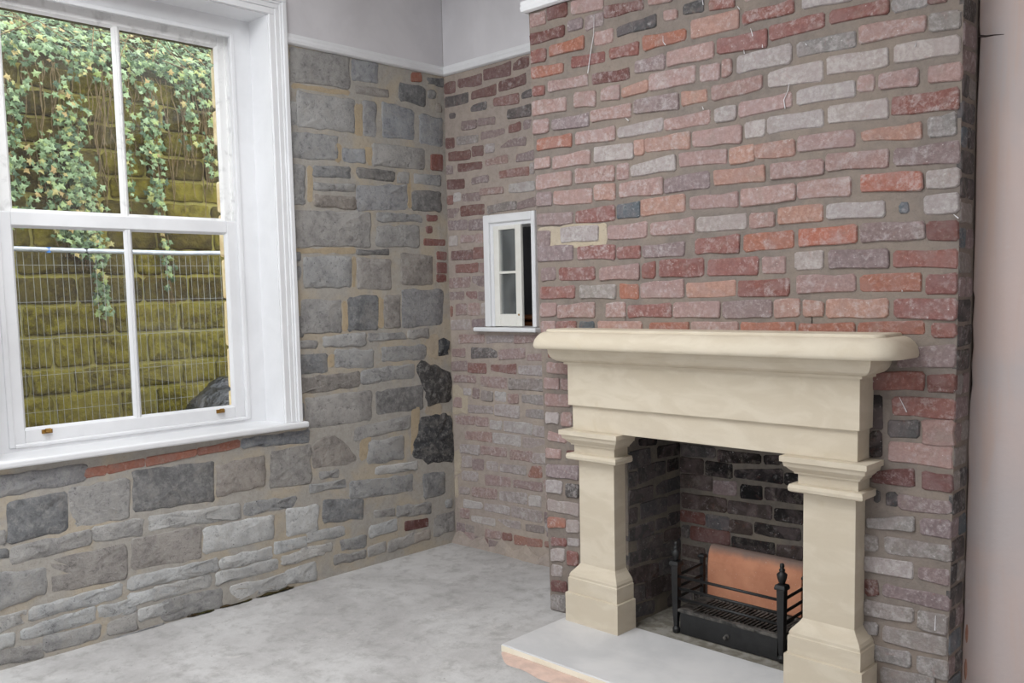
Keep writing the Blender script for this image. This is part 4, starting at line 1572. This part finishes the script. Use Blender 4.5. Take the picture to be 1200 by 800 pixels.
for zz in (.284, .231, .186):
    MB().tube((GX0, GY, zz), (GX1, GY, zz), .0065, n=8).obj('front_bar', M['iron'], gr, smooth=True)
    for gx in (GX0, GX1):
        MB().tube((gx, GY, zz), (gx, GB, zz + .006), .0065, n=8).obj('side_bar', M['iron'], gr, smooth=True)
fr = MB()
fr.box(GX0, GX1, GY - .010, GY + .018, .128, .142).box(GX0, GX1, GB - .01, GB + .01, .128, .142).box(GX0, GX0 + .055, GY, GB, .128, .140).box(GX1 - .03, GX1, GY, GB, .128, .140)
fr.obj('bed_frame', M['iron_grey'], gr, bevel=.002)
n = 22
for i in range(n):
    x = GX0 + .065 + (GX1 - .035 - GX0 - .065) * i / (n - 1)
    MB().rings([[(x - .004, yy, .126), (x + .004, yy, .126), (x + .005, yy, .142), (x - .005, yy, .142)] for yy in (GB, GY + .01)]).obj('grid_bar', M['iron_grey'], gr)
pan = MB().box(GX0 + .022, GX1 - .016, GY - .006, GY + .004, .034, .128).box(GX0 + .03, GX1 - .02, GY + .004, GB, .034, .042).obj('ash_drawer', M['iron'], gr, bevel=.002)
kb = MB().lathe([(.012, 0), (.012, .003), (.006, .004), (.006, .010), (.009, .014), (.009, .018), (.003, .020)], 0, 0, 12).obj('knob', M['iron_grey'], pan, smooth=True, loc=(0, 0, 0))
kb.matrix_basis = Matrix.Translation((2.176, GY - .006, .075)) @ Matrix.Rotation(math.pi / 2, 4, 'X')

fb = MB()
rg = []
for i in range(11):
    t = i / 10
    zz = .142 + .232 * math.sin(t * math.pi / 2 * .98) ** .9 if t < 1 else .376
    yy = -.222 + .004 * t + .045 * max(0, t - .55) ** 1.6 * 3
    zz = .142 + .19 * min(t / .7, 1) + (.042 * math.sin((t - .7) / .3 * math.pi / 2) if t > .7 else 0)
    rg.append([(1.936, yy, zz), (2.392, yy, zz), (2.392, yy + .045 * (1 - .5 * t), zz - .004 * t), (1.936, yy + .045 * (1 - .5 * t), zz - .004 * t)])
fb.rings(rg)
fbo = fix_normals(fb.obj('fireback', M['clay'], bevel=.006))
setprops(fbo, 'orange terracotta fireback slab leaning at the rear of the grate', 'fireback')

# ------------------------------------------------------------------ outside the window
RX = -3.4
gd = MB().box(-9, -.45, -7, 7, -.3, .30).obj('ground_outside', M['soil'])
setprops(gd, 'narrow strip of ground between house and garden wall', 'ground', kind='structure')
rw = MB().box(-3.9, RX - .012, -5.5, 6, 0, 3.33).obj('wall_garden', M['moss_mortar'])
setprops(rw, 'mossy green stone block retaining wall outside the sash window', 'wall', kind='structure')
ro = random.Random(77)
rowz = [.30, .535, .80, 1.01, 1.262, 1.507, 1.733, 1.945, 2.15, 2.355, 2.54, 2.735, 2.945, 3.15, 3.34]
given = {3: [-1.29, -.97, -.07, .24], 2: [-1.12, -.61, -.31], 4: [-1.11, -.81, -.36, .01], 5: [-1.32, -.62, -.07], 6: [-.9, -.37], 7: [-1.34, -.42, -.19],
         10: [-.30, .22]}
fnO = lambda u, v, h: (RX + h, u, v)
for k in range(len(rowz) - 1):
    z0, z1 = rowz[k], rowz[k + 1]
    js = list(given.get(k - 0, []))
    js = given.get({2: 3, 1: 2, 3: 4, 4: 5, 5: 6, 6: 7}.get(k, k if k >= 9 else -1), [])[:]
    lo = js[0] if js else ro.uniform(-.9, -.5)
    if not js: js = [lo]
    while js[0] > -2.6: js.insert(0, js[0] - ro.uniform(.34, .62))
    while js[-1] < 1.6: js.append(js[-1] + ro.uniform(.34, .6))
    for a, b in zip(js[:-1], js[1:]):
        g = .011
        ob = piece('stone_block', [(a + g, z1 - g), (b - g, z1 - g), (b - g, z0 + g), (a + g, z0 + g)], fnO, ro, M['moss'] if (z0 < 1.3 or ro.random() < .3) else M['moss_dark'], rw, (1, 1, 1, 1),
                   ro.uniform(.006, .018), seg=.07, jit=.008, rr=.018, inset=.012, rough=.010, depth=.02)
# bank above the wall
bk = MB()
rg = []
for i in range(13):
    t = i / 12
    rg.append([(RX - .05 - 3.2 * t, -5.5 + 11.5 * j / 30, 3.36 + 2.1 * t ** .95 + .10 * mnoise.noise(Vector((t * 5, j * .6, 1.3)))) for j in range(31)])
rg.insert(0, [(RX - .03, p[1], 3.0) for p in rg[0]])
bk.rings(rg, False, False, closed=False)
bank = bk.obj('soil_bank', M['soil'], smooth=True)
setprops(bank, 'earth bank rising behind the mossy garden wall', 'bank', kind='structure')

# ivy: leaves nobody could count
ri = random.Random(5)
LV, LF = [], []
leaf2 = [(0, -.36), (.30, -.50), (.24, -.20), (.60, -.02), (.26, .12), (.0, .66), (-.26, .12), (-.60, -.02), (-.24, -.20), (-.30, -.50)]


def leaf(p, nrm, s):
    n = Vector(nrm).normalized()
    a = n.orthogonal().normalized()
    ang = ri.uniform(0, 2 * math.pi)
    b = n.cross(a)
    e1 = math.cos(ang) * a + math.sin(ang) * b
    e2 = n.cross(e1)
    i0 = len(LV)
    p = Vector(p)
    LV.append(tuple(p + n * s * .10))
    for x, y in leaf2:
        LV.append(tuple(p + e1 * (x * s) + e2 * (y * s) - n * s * .16 * (x * x)))
    for i in range(10):
        LF.append((i0, i0 + 1 + i, i0 + 1 + (i + 1) % 10))


def bank_z(x):
    t = max(0, (RX - .05 - x) / 3.2)
    return 3.36 + 2.1 * t ** .95


for i in range(8200):
    y = ri.uniform(-3.2, 2.6)
    t = ri.random() ** 1.25
    x = RX - .07 - 2.1 * t
    leaf((x, y, bank_z(x) + ri.uniform(.06, .19)), (ri.uniform(.2, 1.2), ri.uniform(-.6, .6), ri.uniform(.3, 1.1)), ri.uniform(.034, .07))
BV, BF = LV[:], LF[:]
LV.clear()
LF.clear()
# overhanging lip
for i in range(1300):
    y = ri.uniform(-3.2, 2.6)
    dz = ri.random() ** 2 * (.16 + .08 * math.sin(y * 5.0) + .06 * math.sin(y * 11 + 1))
    leaf((RX + ri.uniform(.035, .14), y, 3.45 - dz * 1.3), (1, ri.uniform(-.5, .5), ri.uniform(-.1, .8)), ri.uniform(.034, .065))
# hanging curtains: (y, z) at top and foot, half-width, number of leaves
curt = [((-1.31, 3.2), (-1.36, 2.1), .10, 130), ((-1.12, 2.75), (-.98, 2.0), .10, 120), ((-.92, 3.1), (-.86, 1.9), .12, 170), ((-.86, 2.6), (-.82, 1.9), .12, 150), ((-.80, 2.2), (-.72, 1.42), .06, 85),
        ((-.46, 3.27), (-.49, 2.27), .05, 40), ((-.28, 3.3), (-.24, 2.25), .08, 130), ((-.22, 2.3), (-.16, 1.62), .05, 36), ((.23, 3.3), (.24, 2.6), .05, 26), ((.05, 3.3), (.08, 2.8), .08, 26),
        ((-1.9, 3.2), (-1.8, 2.2), .2, 300), ((.7, 3.3), (.75, 2.3), .15, 200), ((1.3, 3.3), (1.25, 2.2), .2, 240)]
for (ya, za), (yb, zb), hw, cnt in curt:
    for i in range(int(cnt * 1.5)):
        t = ri.random()
        y = ya + (yb - ya) * t + ri.gauss(0, hw * .55)
        z = za + (zb - za) * t + ri.uniform(-.04, .04)
        leaf((RX + .045 + ri.uniform(0, .09), y, z), (1, ri.uniform(-.5, .5), ri.uniform(-.1, .7)), ri.uniform(.034, .064))
bivy = build('bank_ivy', BV, BF, M['leaf'], loc=(RX - 1, 0, 3.3))
setprops(bivy, 'dense light green ivy covering the bank above the garden wall', 'ivy', kind='stuff')
ivy = build('hanging_ivy', LV, LF, M['leaf'], loc=(RX + .05, 0, 1.4))
setprops(ivy, 'ivy strands trailing down the mossy garden wall outside', 'ivy', kind='stuff')
st = MB()
for i in range(120):
    y = ri.uniform(-2.2, 1.0)
    z = 3.36
    L = ri.uniform(.25, 1.2)
    pts = []
    for k in range(7):
        pts.append((RX + .05 + .05 * math.sin(k) * ri.random(), y, z))
        y += ri.uniform(-.035, .035)
        z -= L / 6
    st.path(pts, .004, 4)
for (ya, za), (yb, zb), hw, cnt in curt:
    for j in range(5):
        o = ri.uniform(-hw, hw) * .6
        st.path([(RX + .04 + ri.uniform(0, .03), ya + (yb - ya) * t / 6 + o + ri.uniform(-.02, .02), za + (zb - .12 - za) * t / 6) for t in range(7)], .0035, 4)
so = st.obj('ivy_stem', M['stem'], ivy)
setprops(so, 'bare brown trailing stems', kind='stuff')
st = MB()
for i in range(34):
    y, x = ri.uniform(-2.2, 1.2), RX - ri.uniform(0, 1.2)
    a = ri.uniform(0, 6.28)
    st.path([(x, y, bank_z(x) + .12), (x + .2, y + .3 * math.cos(a), bank_z(x) + .15 + .15 * math.sin(a)), (x + .35, y + .55 * math.cos(a), bank_z(x + .3) + .1)], .004, 4)
setprops(st.obj('ivy_stem', M['stem'], bivy), 'tangled brown stems', kind='stuff')

# wire mesh fence panel
FXX = -3.05
fe = empty('mesh_fence', (FXX, -.6, .30))
setprops(fe, 'grey wire mesh fence panel with a steel tube rail before the mossy wall', 'fence')
MB().path([(FXX, y, 1.915 + .012 * math.sin(y * 3)) for y in (-2.6, -1.8, -1.0, -.2, .6, 1.4)], .019, 8).obj('top_rail', M['galv'], fe, smooth=True)
wi = MB()
y = -2.5
while y < 1.3:
    dx = ri.uniform(-.006, .006)
    wi.tube((FXX + dx, y, .32), (FXX, y - .012 + ri.uniform(-.006, .006), 1.905), .0019, n=4)
    y += .051
for zz in (.45, .72, .99, 1.26, 1.53, 1.80):
    wi.tube((FXX, -2.5, zz), (FXX, 1.3, zz + .01), .0019, n=4)
wo = wi.obj('wire', M['wire'], fe)
wo['kind'] = 'stuff'
for y in (-1.22, -.95):
    MB().lathe([(.018, 1.895), (.019, 1.91), (.018, 1.935)], FXX, y, 8).obj('cable_tie', M['tie'] if y < -1 else M['iron'], fe)

# black refuse sack
bm = bmesh.new()
bmesh.ops.create_icosphere(bm, subdivisions=4, radius=1.0)
for v in bm.verts:
    c = v.co.copy()
    f = 1 + .13 * mnoise.noise(c * 2.3) + .07 * mnoise.noise(c * 5.5) + .045 * abs(mnoise.noise(c * 11))
    v.co = Vector((c.x * .34 * f, c.y * .36 * f, max(-.27, c.z * .31 * f)))
me = bpy.data.meshes.new('bin_bag')
bm.to_mesh(me)
bm.free()
me.materials.append(M['bag'])
for p in me.polygons: p.use_smooth = True
bag = bpy.data.objects.new('bin_bag', me)
bag.location = (-2.3, -.20, .60)
COL.objects.link(bag)
setprops(bag, 'crumpled black plastic refuse sack outside the window corner', 'bin bag')
sc_ = MB()
for i in range(6):
    a = ri.uniform(0, 6)
    q = Vector((-2.06 + ri.uniform(-.02, .02), -.16 + ri.uniform(-.06, .06), .80 + ri.uniform(-.02, .02)))
    sc_.path([q, q + Vector((.03, .03 * math.cos(a), .03 * math.sin(a))), q + Vector((.02, .06 * math.cos(a), .06 * math.sin(a)))], .009, 5)
sc_.obj('torn_label', M['paper'], bag)
